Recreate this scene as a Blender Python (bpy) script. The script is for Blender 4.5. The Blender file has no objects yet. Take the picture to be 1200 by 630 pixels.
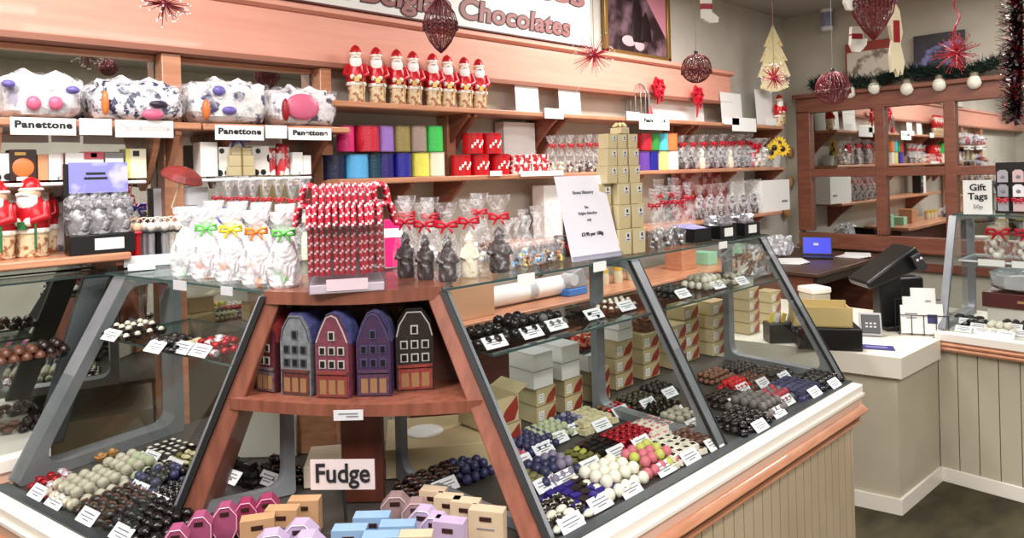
import bpy, math, random
from mathutils import Vector, Matrix
PI = math.pi
C = bpy.context.scene.collection
rnd = random.Random(7)

# ------------------------------------------------------------------ camera
FPX, PPX, PPY = 802.0, 600.0, 202.0
AZ = math.radians(47.17); ROLL = math.radians(1.46); HC = 1.70
FW = Vector((math.cos(AZ), math.sin(AZ), 0)); RT = Vector((math.sin(AZ), -math.cos(AZ), 0)); UZ = Vector((0, 0, 1))
CR = RT*math.cos(ROLL) - UZ*math.sin(ROLL)
CU = UZ*math.cos(ROLL) + RT*math.sin(ROLL)
CP = Vector((0, 0, HC))
cam = bpy.data.cameras.new('camera'); camo = bpy.data.objects.new('camera', cam); C.objects.link(camo)
cam.sensor_width = 36; cam.lens = FPX/1200*36; cam.shift_y = -(315-PPY)/1200; cam.clip_start = .02
m = Matrix.Identity(4)
for i in range(3):
    m[i][0] = CR[i]; m[i][1] = CU[i]; m[i][2] = -FW[i]; m[i][3] = CP[i]
camo.matrix_world = m
bpy.context.scene.camera = camo

def ray(px, py): return FW + CR*((px-PPX)/FPX) + CU*((PPY-py)/FPX)
def onY(px, py, Y): d = ray(px, py); return CP + d*(Y/d.y)
def onX(px, py, X): d = ray(px, py); return CP + d*(X/d.x)
def onZ(px, py, z): d = ray(px, py); return CP + d*((z-HC)/d.z)
def dist(p): return (Vector(p)-CP).dot(FW)
def mpp(p): return dist(p)/FPX            # metres per pixel there

# ------------------------------------------------------------------ materials
def lin(c):
    return tuple((x/255/12.92 if x/255 <= .04045 else ((x/255+.055)/1.055)**2.4) for x in c)
MATS = {}
def mat(name, col, rough=.5, metal=0, col2=None, scale=20, kind='noise', bump=0, bscale=None, emit=0, detail=3, thr=None, coat=0, stretch=None, spec=None):
    if name in MATS: return MATS[name]
    M = bpy.data.materials.new(name); M.use_nodes = True
    nt = M.node_tree; N = nt.nodes; L = nt.links
    b = N['Principled BSDF']
    c = lin(col)+(1,)
    b.inputs['Base Color'].default_value = c
    b.inputs['Roughness'].default_value = rough; b.inputs['Metallic'].default_value = metal
    if coat: b.inputs['Coat Weight'].default_value = coat
    if spec is not None: b.inputs['Specular IOR Level'].default_value = spec
    tc = N.new('ShaderNodeTexCoord'); vec = tc.outputs['Object']
    if stretch:
        mp = N.new('ShaderNodeMapping'); mp.inputs['Scale'].default_value = stretch
        L.new(vec, mp.inputs['Vector']); vec = mp.outputs['Vector']
    if col2 is not None:
        if kind == 'noise':
            t = N.new('ShaderNodeTexNoise'); t.inputs['Scale'].default_value = scale; t.inputs['Detail'].default_value = detail; o = t.outputs['Fac']
        elif kind == 'vor':
            t = N.new('ShaderNodeTexVoronoi'); t.inputs['Scale'].default_value = scale; o = t.outputs['Distance']
        elif kind == 'wave':
            t = N.new('ShaderNodeTexWave'); t.inputs['Scale'].default_value = scale; t.inputs['Distortion'].default_value = detail; o = t.outputs['Fac']
        L.new(vec, t.inputs['Vector'])
        r = N.new('ShaderNodeValToRGB')
        lo, hi = thr if thr else (.35, .65)
        r.color_ramp.elements[0].position = lo; r.color_ramp.elements[1].position = hi
        r.color_ramp.elements[0].color = c; r.color_ramp.elements[1].color = lin(col2)+(1,)
        L.new(o, r.inputs['Fac']); L.new(r.outputs['Color'], b.inputs['Base Color'])
    if bump:
        t2 = N.new('ShaderNodeTexNoise'); t2.inputs['Scale'].default_value = bscale or scale; t2.inputs['Detail'].default_value = 3
        L.new(vec, t2.inputs['Vector'])
        bp = N.new('ShaderNodeBump'); bp.inputs['Strength'].default_value = bump; bp.inputs['Distance'].default_value = .01
        L.new(t2.outputs['Fac'], bp.inputs['Height']); L.new(bp.outputs['Normal'], b.inputs['Normal'])
    if emit:
        b.inputs['Emission Color'].default_value = c; b.inputs['Emission Strength'].default_value = emit
    MATS[name] = M
    return M

def glassmat(name, tint=(243, 246, 245), refl=.035, rough=.02):
    M = bpy.data.materials.new(name); M.use_nodes = True
    nt = M.node_tree; N = nt.nodes; L = nt.links; N.clear()
    out = N.new('ShaderNodeOutputMaterial'); tr = N.new('ShaderNodeBsdfTransparent'); tr.inputs[0].default_value = lin(tint)+(1,)
    gl = N.new('ShaderNodeBsdfGlossy'); gl.inputs['Roughness'].default_value = rough; gl.inputs[0].default_value = (.95, .97, .97, 1)
    lw = N.new('ShaderNodeLayerWeight'); lw.inputs[0].default_value = .25
    mm = N.new('ShaderNodeMath'); mm.operation = 'MULTIPLY_ADD'; mm.inputs[1].default_value = .35; mm.inputs[2].default_value = refl
    mm.use_clamp = True
    mx = N.new('ShaderNodeMixShader')
    L.new(lw.outputs['Fresnel'], mm.inputs[0]); L.new(mm.outputs[0], mx.inputs[0])
    L.new(tr.outputs[0], mx.inputs[1]); L.new(gl.outputs[0], mx.inputs[2]); L.new(mx.outputs[0], out.inputs[0])
    MATS[name] = M; return M

def cellomat(name, amount=.5, col=(250, 250, 255), scale=28, sharp=(.42, .6)):
    """crinkled cellophane: clear film with bright creases"""
    M = bpy.data.materials.new(name); M.use_nodes = True
    nt = M.node_tree; N = nt.nodes; L = nt.links; N.clear()
    out = N.new('ShaderNodeOutputMaterial'); tr = N.new('ShaderNodeBsdfTransparent')
    pb = N.new('ShaderNodeBsdfPrincipled'); pb.inputs['Base Color'].default_value = lin(col)+(1,); pb.inputs['Roughness'].default_value = .12
    tc = N.new('ShaderNodeTexCoord'); t = N.new('ShaderNodeTexNoise'); t.inputs['Scale'].default_value = scale; t.inputs['Detail'].default_value = 2; t.inputs['Distortion'].default_value = 1.2
    L.new(tc.outputs['Object'], t.inputs['Vector'])
    r = N.new('ShaderNodeMapRange'); r.inputs[1].default_value = sharp[0]; r.inputs[2].default_value = sharp[1]; r.inputs[3].default_value = amount*.25; r.inputs[4].default_value = min(1, amount*1.5)
    L.new(t.outputs['Fac'], r.inputs[0])
    bp = N.new('ShaderNodeBump'); bp.inputs['Strength'].default_value = 1; bp.inputs['Distance'].default_value = .02; L.new(t.outputs['Fac'], bp.inputs['Height']); L.new(bp.outputs['Normal'], pb.inputs['Normal'])
    mx = N.new('ShaderNodeMixShader'); L.new(r.outputs[0], mx.inputs[0]); L.new(tr.outputs[0], mx.inputs[1]); L.new(pb.outputs[0], mx.inputs[2]); L.new(mx.outputs[0], out.inputs[0])
    MATS[name] = M; return M

WALL = mat('painted_wall', (206, 201, 190), .8, col2=(196, 190, 178), scale=3, bump=.08, bscale=90)
WALLR = mat('painted_wall_right', (192, 186, 172), .8, col2=(182, 176, 160), scale=3, bump=.08, bscale=90)
CEIL = mat('ceiling_paint', (176, 172, 164), .9)
CARPET = mat('carpet', (50, 44, 24), .95, col2=(84, 76, 50), scale=3.5, detail=6, thr=(.35, .7), bump=.5, bscale=260, stretch=(1, 2.2, 1))
PEACH = mat('peach_wood', (228, 164, 144), .6, col2=(222, 156, 136), scale=2.5, stretch=(1, 6, 18), coat=.05)
ORANGE = mat('orange_wood', (204, 146, 112), .4, col2=(186, 126, 94), scale=4, stretch=(1.5, 6, 14), coat=.3)
TOWERW = mat('tower_wood', (138, 82, 64), .42, col2=(116, 66, 50), scale=5, stretch=(8, 8, 1.2), coat=.3)
DARKW = mat('dark_red_wood', (104, 56, 46), .5, col2=(86, 46, 38), scale=4, stretch=(2, 4, 10))
MIRW = mat('mirror_frame_wood', (136, 82, 62), .45, col2=(118, 68, 50), scale=4, stretch=(4, 1.2, 8), coat=.2)
CREAM = mat('cream_paint', (188, 180, 160), .55, col2=(180, 172, 152), scale=4)
LEDGE = mat('white_ledge', (238, 232, 222), .35)
PINKR = mat('pink_rail', (212, 176, 158), .4)
GROOVE = mat('groove', (120, 108, 88), .8)
GREY = mat('grey_metal', (146, 150, 155), .42, .3, col2=(130, 134, 140), scale=6)
GREYD = mat('dark_metal', (48, 54, 56), .4, .4)
RUBBER = mat('black_rubber', (22, 22, 24), .6)
DECK = mat('display_deck', (66, 62, 58), .45)
WHITE = mat('white_card', (246, 246, 244), .5)
WHITE2 = mat('white_plastic', (236, 238, 240), .25)
PAPER = mat('grey_card', (205, 206, 210), .5)
INK = mat('black_ink', (26, 26, 30), .6)
INKG = mat('grey_ink', (120, 120, 128), .6)
BLACK = mat('black_plastic', (14, 14, 17), .35)
RED = mat('red_satin', (196, 22, 48), .35)
REDD = mat('deep_red', (150, 16, 30), .4)
GLASS = glassmat('glass'); GLASST = glassmat('shelf_glass', (234, 241, 239), .05)
ACRY = glassmat('acrylic', (240, 240, 244), .06, .05)
GEDGE = mat('glass_edge', (60, 84, 82), .2)
MIRROR = mat('mirror', (214, 216, 212), .02, 1)
CELLO = cellomat('cellophane', .25, sharp=(.46, .62)); CELLOC = cellomat('clear_cellophane', .22, sharp=(.5, .66)); CELLO2 = cellomat('thick_cellophane', .62, scale=22)

# ------------------------------------------------------------------ mesh builder
class MB:
    def __init__(s): s.v = []; s.f = []; s.m = []; s.T = Matrix.Identity(4)
    def add(s, vs, fs, mi=0):
        n = len(s.v); s.v += [s.T @ Vector(p) for p in vs]
        for k, f in enumerate(fs):
            s.f.append([n+i for i in f]); s.m.append(mi)
        return s
    def box(s, c, d, mi=0, rz=0, R=None):
        x, y, z = d[0]/2, d[1]/2, d[2]/2
        R = R or Matrix.Rotation(rz, 3, 'Z'); c = Vector(c)
        vs = [c + R @ Vector((a*x, b*y, e*z)) for a, b, e in ((-1,-1,-1),(1,-1,-1),(1,1,-1),(-1,1,-1),(-1,-1,1),(1,-1,1),(1,1,1),(-1,1,1))]
        return s.add(vs, [(0,3,2,1),(4,5,6,7),(0,1,5,4),(1,2,6,5),(2,3,7,6),(3,0,4,7)], mi)
    def hexa(s, p, mi=0):   # 8 points, bottom ring then top ring
        return s.add(p, [(0,3,2,1),(4,5,6,7),(0,1,5,4),(1,2,6,5),(2,3,7,6),(3,0,4,7)], mi)
    def quad(s, p, mi=0): return s.add(p, [tuple(range(len(p)))], mi)
    def prism(s, poly, d, mi=0, mside=None):   # poly of 3D points extruded by vector d
        d = Vector(d); n = len(poly); a = [Vector(p) for p in poly]; b = [p+d for p in a]
        s.add(a+b, [tuple(range(n))[::-1], tuple(range(n, 2*n))], mi)
        s.add(a+b, [(i, (i+1) % n, n+(i+1) % n, n+i) for i in range(n)], mi if mside is None else mside); return s
    def lathe(s, prof, n=16, c=(0,0,0), mi=0, sx=1, sy=1, caps=True, wob=None, rz=0):
        vs = []; fs = []
        for j, (r, z) in enumerate(prof):
            for i in range(n):
                a = 2*PI*i/n + rz; k = wob(a, j) if wob else 1
                vs.append((c[0]+r*k*math.cos(a)*sx, c[1]+r*k*math.sin(a)*sy, c[2]+z))
        for j in range(len(prof)-1):
            for i in range(n): fs.append((j*n+i, j*n+(i+1) % n, (j+1)*n+(i+1) % n, (j+1)*n+i))
        if caps: fs.append(tuple(range(n))[::-1]); fs.append(tuple((len(prof)-1)*n+i for i in range(n)))
        return s.add(vs, fs, mi)
    def ball(s, c, r, mi=0, n=12, sz=1, sx=1, sy=1, k=7):
        return s.lathe([(max(1e-4, r*math.sin(PI*j/k)), -r*sz*math.cos(PI*j/k)) for j in range(k+1)], n, c, mi, sx, sy, caps=False)
    def tube(s, pts, r, n=8, mi=0, closed=False, caps=True, cols=None):
        pts = [Vector(p) for p in pts]; vs = []; fs = []; N = len(pts)
        rr = r if isinstance(r, (list, tuple)) else [r]*N
        up = None
        for j, p in enumerate(pts):
            if closed: d = (pts[(j+1) % N]-pts[j-1])
            else: d = pts[min(j+1, N-1)]-pts[max(j-1, 0)]
            d.normalize()
            if up is None:
                up = Vector((0,0,1)) if abs(d.z) < .9 else Vector((1,0,0))
            x = d.cross(up).normalized(); up = x.cross(d).normalized()
            for i in range(n):
                a = 2*PI*i/n; vs.append(p + (x*math.cos(a)+up*math.sin(a))*rr[j])
        segs = N if closed else N-1
        for j in range(segs):
            k = (j+1) % N
            for i in range(n): fs.append((j*n+i, j*n+(i+1) % n, k*n+(i+1) % n, k*n+i))
        if cols:
            base = len(s.v); s.v += [s.T @ Vector(p) for p in vs]
            for q, f in enumerate(fs): s.f.append([base+i for i in f]); s.m.append(cols(q//n, q % n))
        else: s.add(vs, fs, mi)
        if caps and not closed: s.add(vs, [tuple(range(n)), tuple((N-1)*n+i for i in range(n))[::-1]], cols(0, 0) if cols else mi)
        return s
    def cyl(s, a, b, r, n=16, mi=0, r2=None): return s.tube([a, b], [r, r if r2 is None else r2], n, mi)
    def rbox(s, c, d, mi=0): return s.box(c, d, mi)
    def build(s, name, mats, parent=None, bevel=0, smooth=35, seg=2, loc=None):
        me = bpy.data.meshes.new(name); me.from_pydata([tuple(v) for v in s.v], [], s.f)
        for k in (mats if isinstance(mats, (list, tuple)) else [mats]): me.materials.append(k)
        me.polygons.foreach_set('material_index', s.m)
        if smooth:
            me.polygons.foreach_set('use_smooth', [True]*len(s.f))
            me.set_sharp_from_angle(angle=math.radians(smooth))
        me.validate(); me.update()
        o = bpy.data.objects.new(name, me); C.objects.link(o)
        if parent: o.parent = parent
        if loc is not None: o.location = loc
        if bevel:
            b = o.modifiers.new('bevel', 'BEVEL'); b.width = bevel; b.segments = seg; b.limit_method = 'ANGLE'; b.angle_limit = math.radians(50)
        return o

def tag(o, label=None, cat=None, group=None, kind=None):
    if label: o['label'] = label
    if cat: o['category'] = cat
    if group: o['group'] = group
    if kind: o['kind'] = kind
    return o
def thing(name, label, cat, loc=(0,0,0), rz=0, group=None, rot=None):
    o = bpy.data.objects.new(name, None); C.objects.link(o); o.empty_display_size = .05
    o.location = loc; o.rotation_euler = rot if rot else (0, 0, rz)
    return tag(o, label, cat, group)
def struct(name, mb, mats, **k): return tag(mb.build(name, mats, **k), kind='structure')
def kids(o): return [c for c in ALLK.get(o.name, [])]
def dup(root, loc, rz=None, label=None, group=None, scale=None, rot=None, mats=None):
    r = root.copy(); C.objects.link(r); r.location = loc
    if rz is not None: r.rotation_euler = (0, 0, rz)
    if rot is not None: r.rotation_euler = rot
    if scale: r.scale = scale if isinstance(scale, (tuple, list)) else (scale,)*3
    if label: r['label'] = label
    if group: r['group'] = group
    for ch in list(root.children):
        c = ch.copy(); C.objects.link(c); c.parent = r
        if mats and ch.name.split('.')[0] in mats:
            c.data = c.data.copy(); c.data.materials.clear()
            mm = mats[ch.name.split('.')[0]]
            for q in (mm if isinstance(mm, (list, tuple)) else [mm]): c.data.materials.append(q)
        for g in list(ch.children):
            d = g.copy(); C.objects.link(d); d.parent = c
    return r
def text_mesh(body, size, bold=0, shear=0, align='CENTER', depth=.0008, spacing=1):
    cu = bpy.data.curves.new('lettering', 'FONT'); cu.body = body; cu.size = size; cu.offset = bold; cu.shear = shear; cu.align_x = align; cu.align_y = 'CENTER'; cu.extrude = depth; cu.space_character = spacing; cu.resolution_u = 4
    o = bpy.data.objects.new('lettering', cu); C.objects.link(o)
    dg = bpy.context.evaluated_depsgraph_get(); dg.update()
    me = bpy.data.meshes.new_from_object(o.evaluated_get(dg)); bpy.data.objects.remove(o); bpy.data.curves.remove(cu)
    return me
def lettering(body, size, mt, parent, M, **k):
    """text laid in the local XY plane of matrix M (relative to parent)"""
    me = text_mesh(body, size, **k); me.transform(M); me.materials.clear(); me.materials.append(mt)
    o = bpy.data.objects.new('lettering', me); C.objects.link(o); o.parent = parent; return o
def frame(x, y, o):   # matrix from x axis, y axis, origin
    x = Vector(x).normalized(); y = Vector(y); y = (y-x*y.dot(x)).normalized(); z = x.cross(y)
    M = Matrix.Identity(4)
    for i in range(3): M[i][0] = x[i]; M[i][1] = y[i]; M[i][2] = z[i]; M[i][3] = o[i]
    return M
FACE_B = lambda o: frame((1,0,0), (0,0,1), o)    # text facing -Y

# ------------------------------------------------------------------ room
YW, XR, ZC, XL, YF = 3.10, 6.56, 3.14, -3.2, -3.4
YS = 2.82                                        # front edge of the wall shelves
struct('floor', MB().box(((XL+XR)/2, (YF+YW)/2, -.05), (XR-XL+.4, YW-YF+.4, .1)), CARPET, smooth=0)
struct('ceiling', MB().box(((XL+XR)/2, (YF+YW)/2, ZC+.05), (XR-XL+.4, YW-YF+.4, .1)), CEIL, smooth=0)
struct('wall_back', MB().box(((XL+XR)/2, YW+.05, ZC/2), (XR-XL+.4, .1, ZC)), WALL, smooth=0)
struct('wall_right', MB().box((XR+.05, (YF+YW)/2, ZC/2), (.1, YW-YF, ZC)), WALLR, smooth=0)
struct('wall_left', MB().box((XL-.05, (YF+YW)/2, ZC/2), (.1, YW-YF, ZC)), WALL, smooth=0)
struct('wall_front', MB().box(((XL+XR)/2, YF-.05, ZC/2), (XR-XL+.4, .1, ZC)), WALL, smooth=0)

# ------------------------------------------------------------------ lights
def area(name, loc, size, power, col=(1, .955, .925), rot=(0,0,0), sy=None):
    l = bpy.data.lights.new(name, 'AREA'); l.energy = power; l.color = col; l.size = size
    if sy: l.shape = 'RECTANGLE'; l.size_y = sy
    o = bpy.data.objects.new(name, l); C.objects.link(o); o.location = loc; o.rotation_euler = rot; return o
LIGHTMAT = mat('diffuser', (255, 250, 240), .5, emit=1.5)
def fitting(x, y, lx, ly, label, power):
    t = thing('ceiling_light', label, 'light', (x, y, ZC), group=None)
    MB().box((0, 0, -.02), (lx+.06, ly+.06, .039)).build('housing', WHITE2, t)
    MB().box((0, 0, -.045), (lx, ly, .01)).build('diffuser', LIGHTMAT, t)
    area('lamp', (x, y, ZC-.06), lx, power, sy=ly)
fitting(.15, 1.75, 1.5, .3, 'long ceiling light over the left corner of the counter', 36)
fitting(3.6, 2.0, 1.5, .3, 'long ceiling light over the staff aisle', 46)
fitting(5.2, .6, 1.5, .3, 'long ceiling light over the till', 34)
fitting(.2, -.6, 1.5, .3, 'long ceiling light over the customer floor nearest the counter corner', 74)
fitting(1.7, -1.3, 1.5, .3, 'long ceiling light over the customer floor behind the visitor', 62)
fitting(-1.2, 1.5, 1.2, .3, 'long ceiling light at the far left of the shop', 36)
W = bpy.data.worlds.new('world'); bpy.context.scene.world = W; W.use_nodes = True
W.node_tree.nodes['Background'].inputs[0].default_value = (1, .96, .9, 1); W.node_tree.nodes['Background'].inputs[1].default_value = .4
sc = bpy.context.scene
sc.view_settings.view_transform = 'Standard'; sc.view_settings.look = 'None'; sc.view_settings.exposure = .55; sc.view_settings.gamma = 1.0
cy = sc.cycles; cy.use_denoising = True; cy.max_bounces = 8; cy.transparent_max_bounces = 24; cy.diffuse_bounces = 3; cy.glossy_bounces = 4
# ------------------------------------------------------------------ wall furniture: beam, posts, mirrors, shelves
YB = 2.98
xa = XL; xe = onY(856, 92, YB).x
zb0, zb1 = 2.245, 2.465
struct('trim_1', MB().box(((xa+xe)/2, (YB+YW)/2, (zb0+zb1)/2), (xe-xa, YW-YB, zb1-zb0)), PEACH, bevel=.006)
b = MB()
prof = [(YB-.005, zb1), (YB-.03, zb1+.012), (YB-.03, zb1+.03), (YB-.012, zb1+.045), (YW, zb1+.045), (YW, zb1)]
b.prism([(xa, y, z) for y, z in prof], (xe-xa+.02, 0, 0))
struct('trim_2', b, PEACH, smooth=0, bevel=.002)
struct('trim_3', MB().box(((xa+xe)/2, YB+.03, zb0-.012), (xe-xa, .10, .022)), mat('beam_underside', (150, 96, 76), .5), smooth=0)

# big wall mirrors behind the left shelves (between wooden posts)
xp0 = onY(201, 80, YB).x; xp1 = onY(382, 95, YB).x
def post(i, x, w=.075, z0=0, z1=zb0-.024):
    struct('trim_%d' % i, MB().box((x, YB+.045, (z0+z1)/2), (w, .09, z1-z0)), ORANGE, bevel=.004)
post(4, xp0); post(5, xp1, .06)
post(6, xp0-1.12)
def wall_mirror(x0, x1, z0, z1, label):
    t = thing('wall_mirror', label, 'mirror', ((x0+x1)/2, 3.085, z0))
    w = x1-x0; h = z1-z0
    MB().box((0, 0, h/2), (w, .012, h)).build('mirror_glass', MIRROR, t, smooth=0)
    f = MB(); 
    MB().box((0, -.012, .02), (w, .03, .04)).build('lower_rail', ORANGE, t, bevel=.003); MB().box((0, -.012, h-.012), (w, .03, .024)).build('upper_rail', ORANGE, t, bevel=.003)
wall_mirror(xp0-1.08, xp0-.04, .62, 2.22, 'big wall mirror behind the leftmost panettones')
wall_mirror(xp0+.04, xp1-.032, .62, 2.22, 'big wall mirror between the two wooden posts behind the panettones')
# low back counter
t = thing('back_counter', 'low cream cupboard run along the back wall under the mirrors', 'cupboard', (0, 0, 0))
b = MB(); x = -1.6
while x < 4.6:
    b.box((x+.045, 3.03, .30), (.086, .02, .60)); x += .09
b.build('beadboard_front', CREAM, t, smooth=0)
MB().box((1.5, 3.05, .30), (6.2, .025, .6)).build('backing', GROOVE, t, smooth=0)
MB().box((1.5, 3.03, .61), (6.2, .06, .03)).build('top_rail', ORANGE, t, bevel=.004)
for px in (365, 560, 235): MB().box((onY(px, 500, 3.0).x, 3.01, .3), (.22 if px == 365 else .09, .02, .6)).build('wooden_panel', ORANGE, t, bevel=.003)

SH = {}
BRKW = mat('bracket_wood', (158, 98, 76), .45, col2=(138, 82, 64), scale=4, stretch=(2, 4, 10))
def bracket(xc, z, depth, parent, h=None, m=DARKW):
    h = h or depth*.8
    w = .022
    prof = [(YW, z), (YW-depth*.86, z)]
    n = 7
    for k in range(n+1):
        a = k/n
        prof.append((YW-depth*.80*(1-a)**1.0 + depth*.12*math.sin(PI*a), z-.035-(h-.035)*a))
    prof.append((YW, z-h))
    MB().prism([(xc-w/2, y, zz) for y, zz in prof], (w, 0, 0)).build('bracket', m, parent, smooth=0, bevel=.003)
def shelf(name, label, xpix0, xpix1, z, Y0=YS, th=.028, brs=(), m=ORANGE, bh=None, pair=0):
    yq = 200
    x0 = onY(xpix0, yq, Y0).x if not isinstance(xpix0, str) else float(xpix0)
    x1 = onY(xpix1, yq, Y0).x
    t = thing(name, label, 'shelf', ((x0+x1)/2, YW, z))
    MB().box((0, -(YW-Y0)/2-.001, -th/2), (x1-x0, YW-Y0-.004, th)).build('board', m, t, bevel=.006)
    for px in brs:
        xb = onY(px, yq, Y0+.12).x-t.location.x
        for dx in ((-pair, pair) if pair else (0,)):
            bb = MB(); dep = YW-Y0
            h = bh or dep*.85; w = .022
            prof = [(0, -th), (-dep*.92, -th), (-dep*.92, -th-.02)]
            for k in range(9):
                a = k/8
                prof.append((-dep*(.86*(1-a)+.10*math.sin(PI*a)*(1 if pair else -.6)) - (.02*a), -th-.025-(h-.025)*a))
            prof.append((0, -th-h))
            bb.prism([(xb+dx-w/2, y, zz) for y, zz in prof], (w, 0, 0)); bb.build('bracket', ORANGE if pair else BRKW, t, smooth=0, bevel=.003)
    SH[name+label] = t
    return t
ZP, Z1, Z2, ZB, ZL, Z3 = 1.928, 2.05, 1.69, 1.715, 1.45, 1.30
shelf('wall_shelf', 'wooden shelf under the two leftmost panettones', -60, 238, ZP, brs=(-20, 190), pair=.035)
shelf('wall_shelf', 'wooden shelf under the two panettones right of the post', 240, 412, ZP, brs=(262, 375), pair=0)
shelf('wall_shelf', 'long top shelf carrying the foil santas and white cards', 391, 921, Z1, brs=(538, 546, 640, 652, 800, 808, 905))
shelf('wall_shelf', 'long middle shelf carrying the ribbon reels and red tins', 398, 921, Z2, brs=(470, 530, 740, 850, 905))
shelf('wall_shelf', 'white edged shelf holding boxed biscuits under the leftmost panettones', -60, 172, ZB-.008, Y0=2.86, th=.014, m=WHITE2)
shelf('wall_shelf', 'white edged shelf holding patterned tins under the middle panettones', 226, 366, ZB-.008, Y0=2.86, th=.014, m=WHITE2)
shelf('wall_shelf', 'low wooden shelf with the two large foil santas at far left', -70, 152, ZL, Y0=2.74, brs=(-30, 130), bh=.06)
shelf('wall_shelf', 'lowest wooden shelf on the back wall beside the corner', 596, 916, Z3, brs=(650, 880))

for k, px in enumerate((528, 790)):
    xq = onY(px, 190, 3.02).x; struct('trim_%d' % (8+k), MB().box((xq, 3.05, (Z1+Z2-.028)/2), (.06, .09, Z1-Z2-.03)), ORANGE, bevel=.004)
# sign board
ys = YB-.035
p0 = onY(223, 5, ys); p1 = onY(694, 63, ys); zs = zb1+.047
t = thing('shop_sign', 'long white shop sign with maroon lettering above the peach beam', 'sign', ((p0.x+p1.x)/2, ys+.022, zs))
w = p1.x-p0.x; hs = .46
MB().box((0, 0, hs/2), (w, .02, hs)).build('board', mat('sign_board', (236, 234, 228), .5, col2=(226, 225, 220), scale=3), t, smooth=0)
MB().box((0, -.006, -.0), (w+.01, .03, .008)).build('lower_edge', DARKW, t)
SIGNM = mat('sign_lettering', (150, 92, 88), .5); SIGNO = mat('sign_lettering_edge', (70, 40, 44), .5)
def fit_text(body, xl, xr, zbase, size, mt, off, sh):
    me = text_mesh(body, size, bold=off, shear=sh, align='LEFT', depth=.001)
    xs = [v.co.x for v in me.vertices]; k = (xr-xl)/(max(xs)-min(xs)); mn = min(xs)
    for v in me.vertices: v.co.x = (v.co.x-mn)*k+xl; v.co.y = v.co.y
    return me
def sign_line(body, pxl, pyl, pxr, pyr, size, zc):
    xl = onY(pxl, pyl, ys).x-t.location.x; xr = onY(pxr, pyr, ys).x-t.location.x
    for mt, off, yy in ((SIGNO, .011, -.0115), (SIGNM, .004, -.0135)):
        me = fit_text(body, xl-(off-.006), xr+(off-.006), 0, size, mt, off, .12)
        me.transform(FACE_B((0, yy, zc))); me.materials.clear(); me.materials.append(mt)
        o = bpy.data.objects.new('lettering', me); C.objects.link(o); o.parent = t
zl2 = onY(610, 25, ys).z - zs
sign_line('Finest Belgian Chocolates', 300, 0, 670, 45, .155, zl2+.012)
zl1 = onY(655, -7, ys).z - zs
sign_line('ites', 619, -5, 687, 5, .21, zl1+.02)

# framed picture of chocolates
p0 = onY(708, 0, 3.06); p1 = onY(787, 74, 3.06)
t = thing('picture_frame', 'gold framed photograph of dark chocolates at the end of the sign', 'picture', ((p0.x+p1.x)/2, 3.085, p1.z))
w = p1.x-p0.x; h = .60; b = MB()
for sx in (-1, 1): b.box((sx*(w/2-.02), -.012, h/2), (.04, .03, h))
b.box((0, -.012, .02), (w, .03, .04)); b.box((0, -.012, h-.02), (w, .03, .04))
b.build('frame', mat('gold_frame', (150, 116, 62), .35, .5), t, bevel=.006)
MB().box((0, 0, h/2), (w-.06, .012, h-.06)).build('photograph', mat('photo_dark', (52, 32, 38), .3, col2=(150, 118, 130), scale=6, thr=(.45, .7)), t)
b = MB()
b.ball((-.11, -.008, .12), .08, 0, sy=.06, sz=.5); b.ball((.02, -.008, .1), .06, 0, sy=.06, sz=.7); 
b.build('pale_chocolates', mat('photo_cream', (206, 184, 190), .4), t)
b = MB(); b.lathe([(.001, .48), (.05, .40), (.07, .25), (.075, .12)], 12, (0, -.009, 0), 0, sy=.06); b.lathe([(.001, .36), (.05, .28), (.07, .14)], 12, (.10, -.012, 0), 0, sy=.06)
b.build('dark_chocolates', mat('photo_choc', (36, 20, 24), .3), t)
b = MB(); b.quad([(.02, -.0075, h-.04), (w/2-.035, -.0075, h-.04), (w/2-.035, -.0075, .18)]); b.build('pink_backdrop', mat('photo_pink', (216, 142, 160), .4), t, smooth=0)

# ------------------------------------------------------------------ right wall: framed mirror
XM = 6.50
q00 = onX(938, 285, XM); q01 = onX(938, 112, XM); q11 = onX(1215, 86, XM)
y0, y1, z0, z1 = q00.y, q11.y-.35, q00.z-.02, (q01.z+q11.z)/2
t = thing('framed_wall_mirror', 'large wooden framed mirror with glazing bars on the right wall', 'mirror', (XM, (y0+y1)/2, z0))
w = y0-y1; h = z1-z0
MB().box((.025, 0, h/2), (.012, w-.1, h-.1)).build('mirror_glass', MIRROR, t, smooth=0)
f = MB()
f.box((0, 0, .065), (.06, w, .13)); f.box((0, 0, h-.085), (.06, w, .17))
for s in (-1, 1): f.box((0, s*(w/2-.065), h/2), (.06, .13, h-.3))
f.box((-.02, 0, h-.01), (.10, w+.04, .04)); f.box((-.015, 0, .01), (.08, w+.02, .03))
f.build('frame', MIRW, t, bevel=.006)
g = MB()
for px in (1033, 1115):
    yy = onX(px, 200, XM).y-(y0+y1)/2; g.box((-.004, yy, h/2), (.05, .085, h-.28))
zz = onX(1050, 201, XM).z-z0; 
g.build('upright_glazing_bar', MIRW, t, bevel=.005)
MB().box((-.003, 0, zz), (.045, w-.24, .075)).build('cross_glazing_bar', MIRW, t, bevel=.005)
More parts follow.
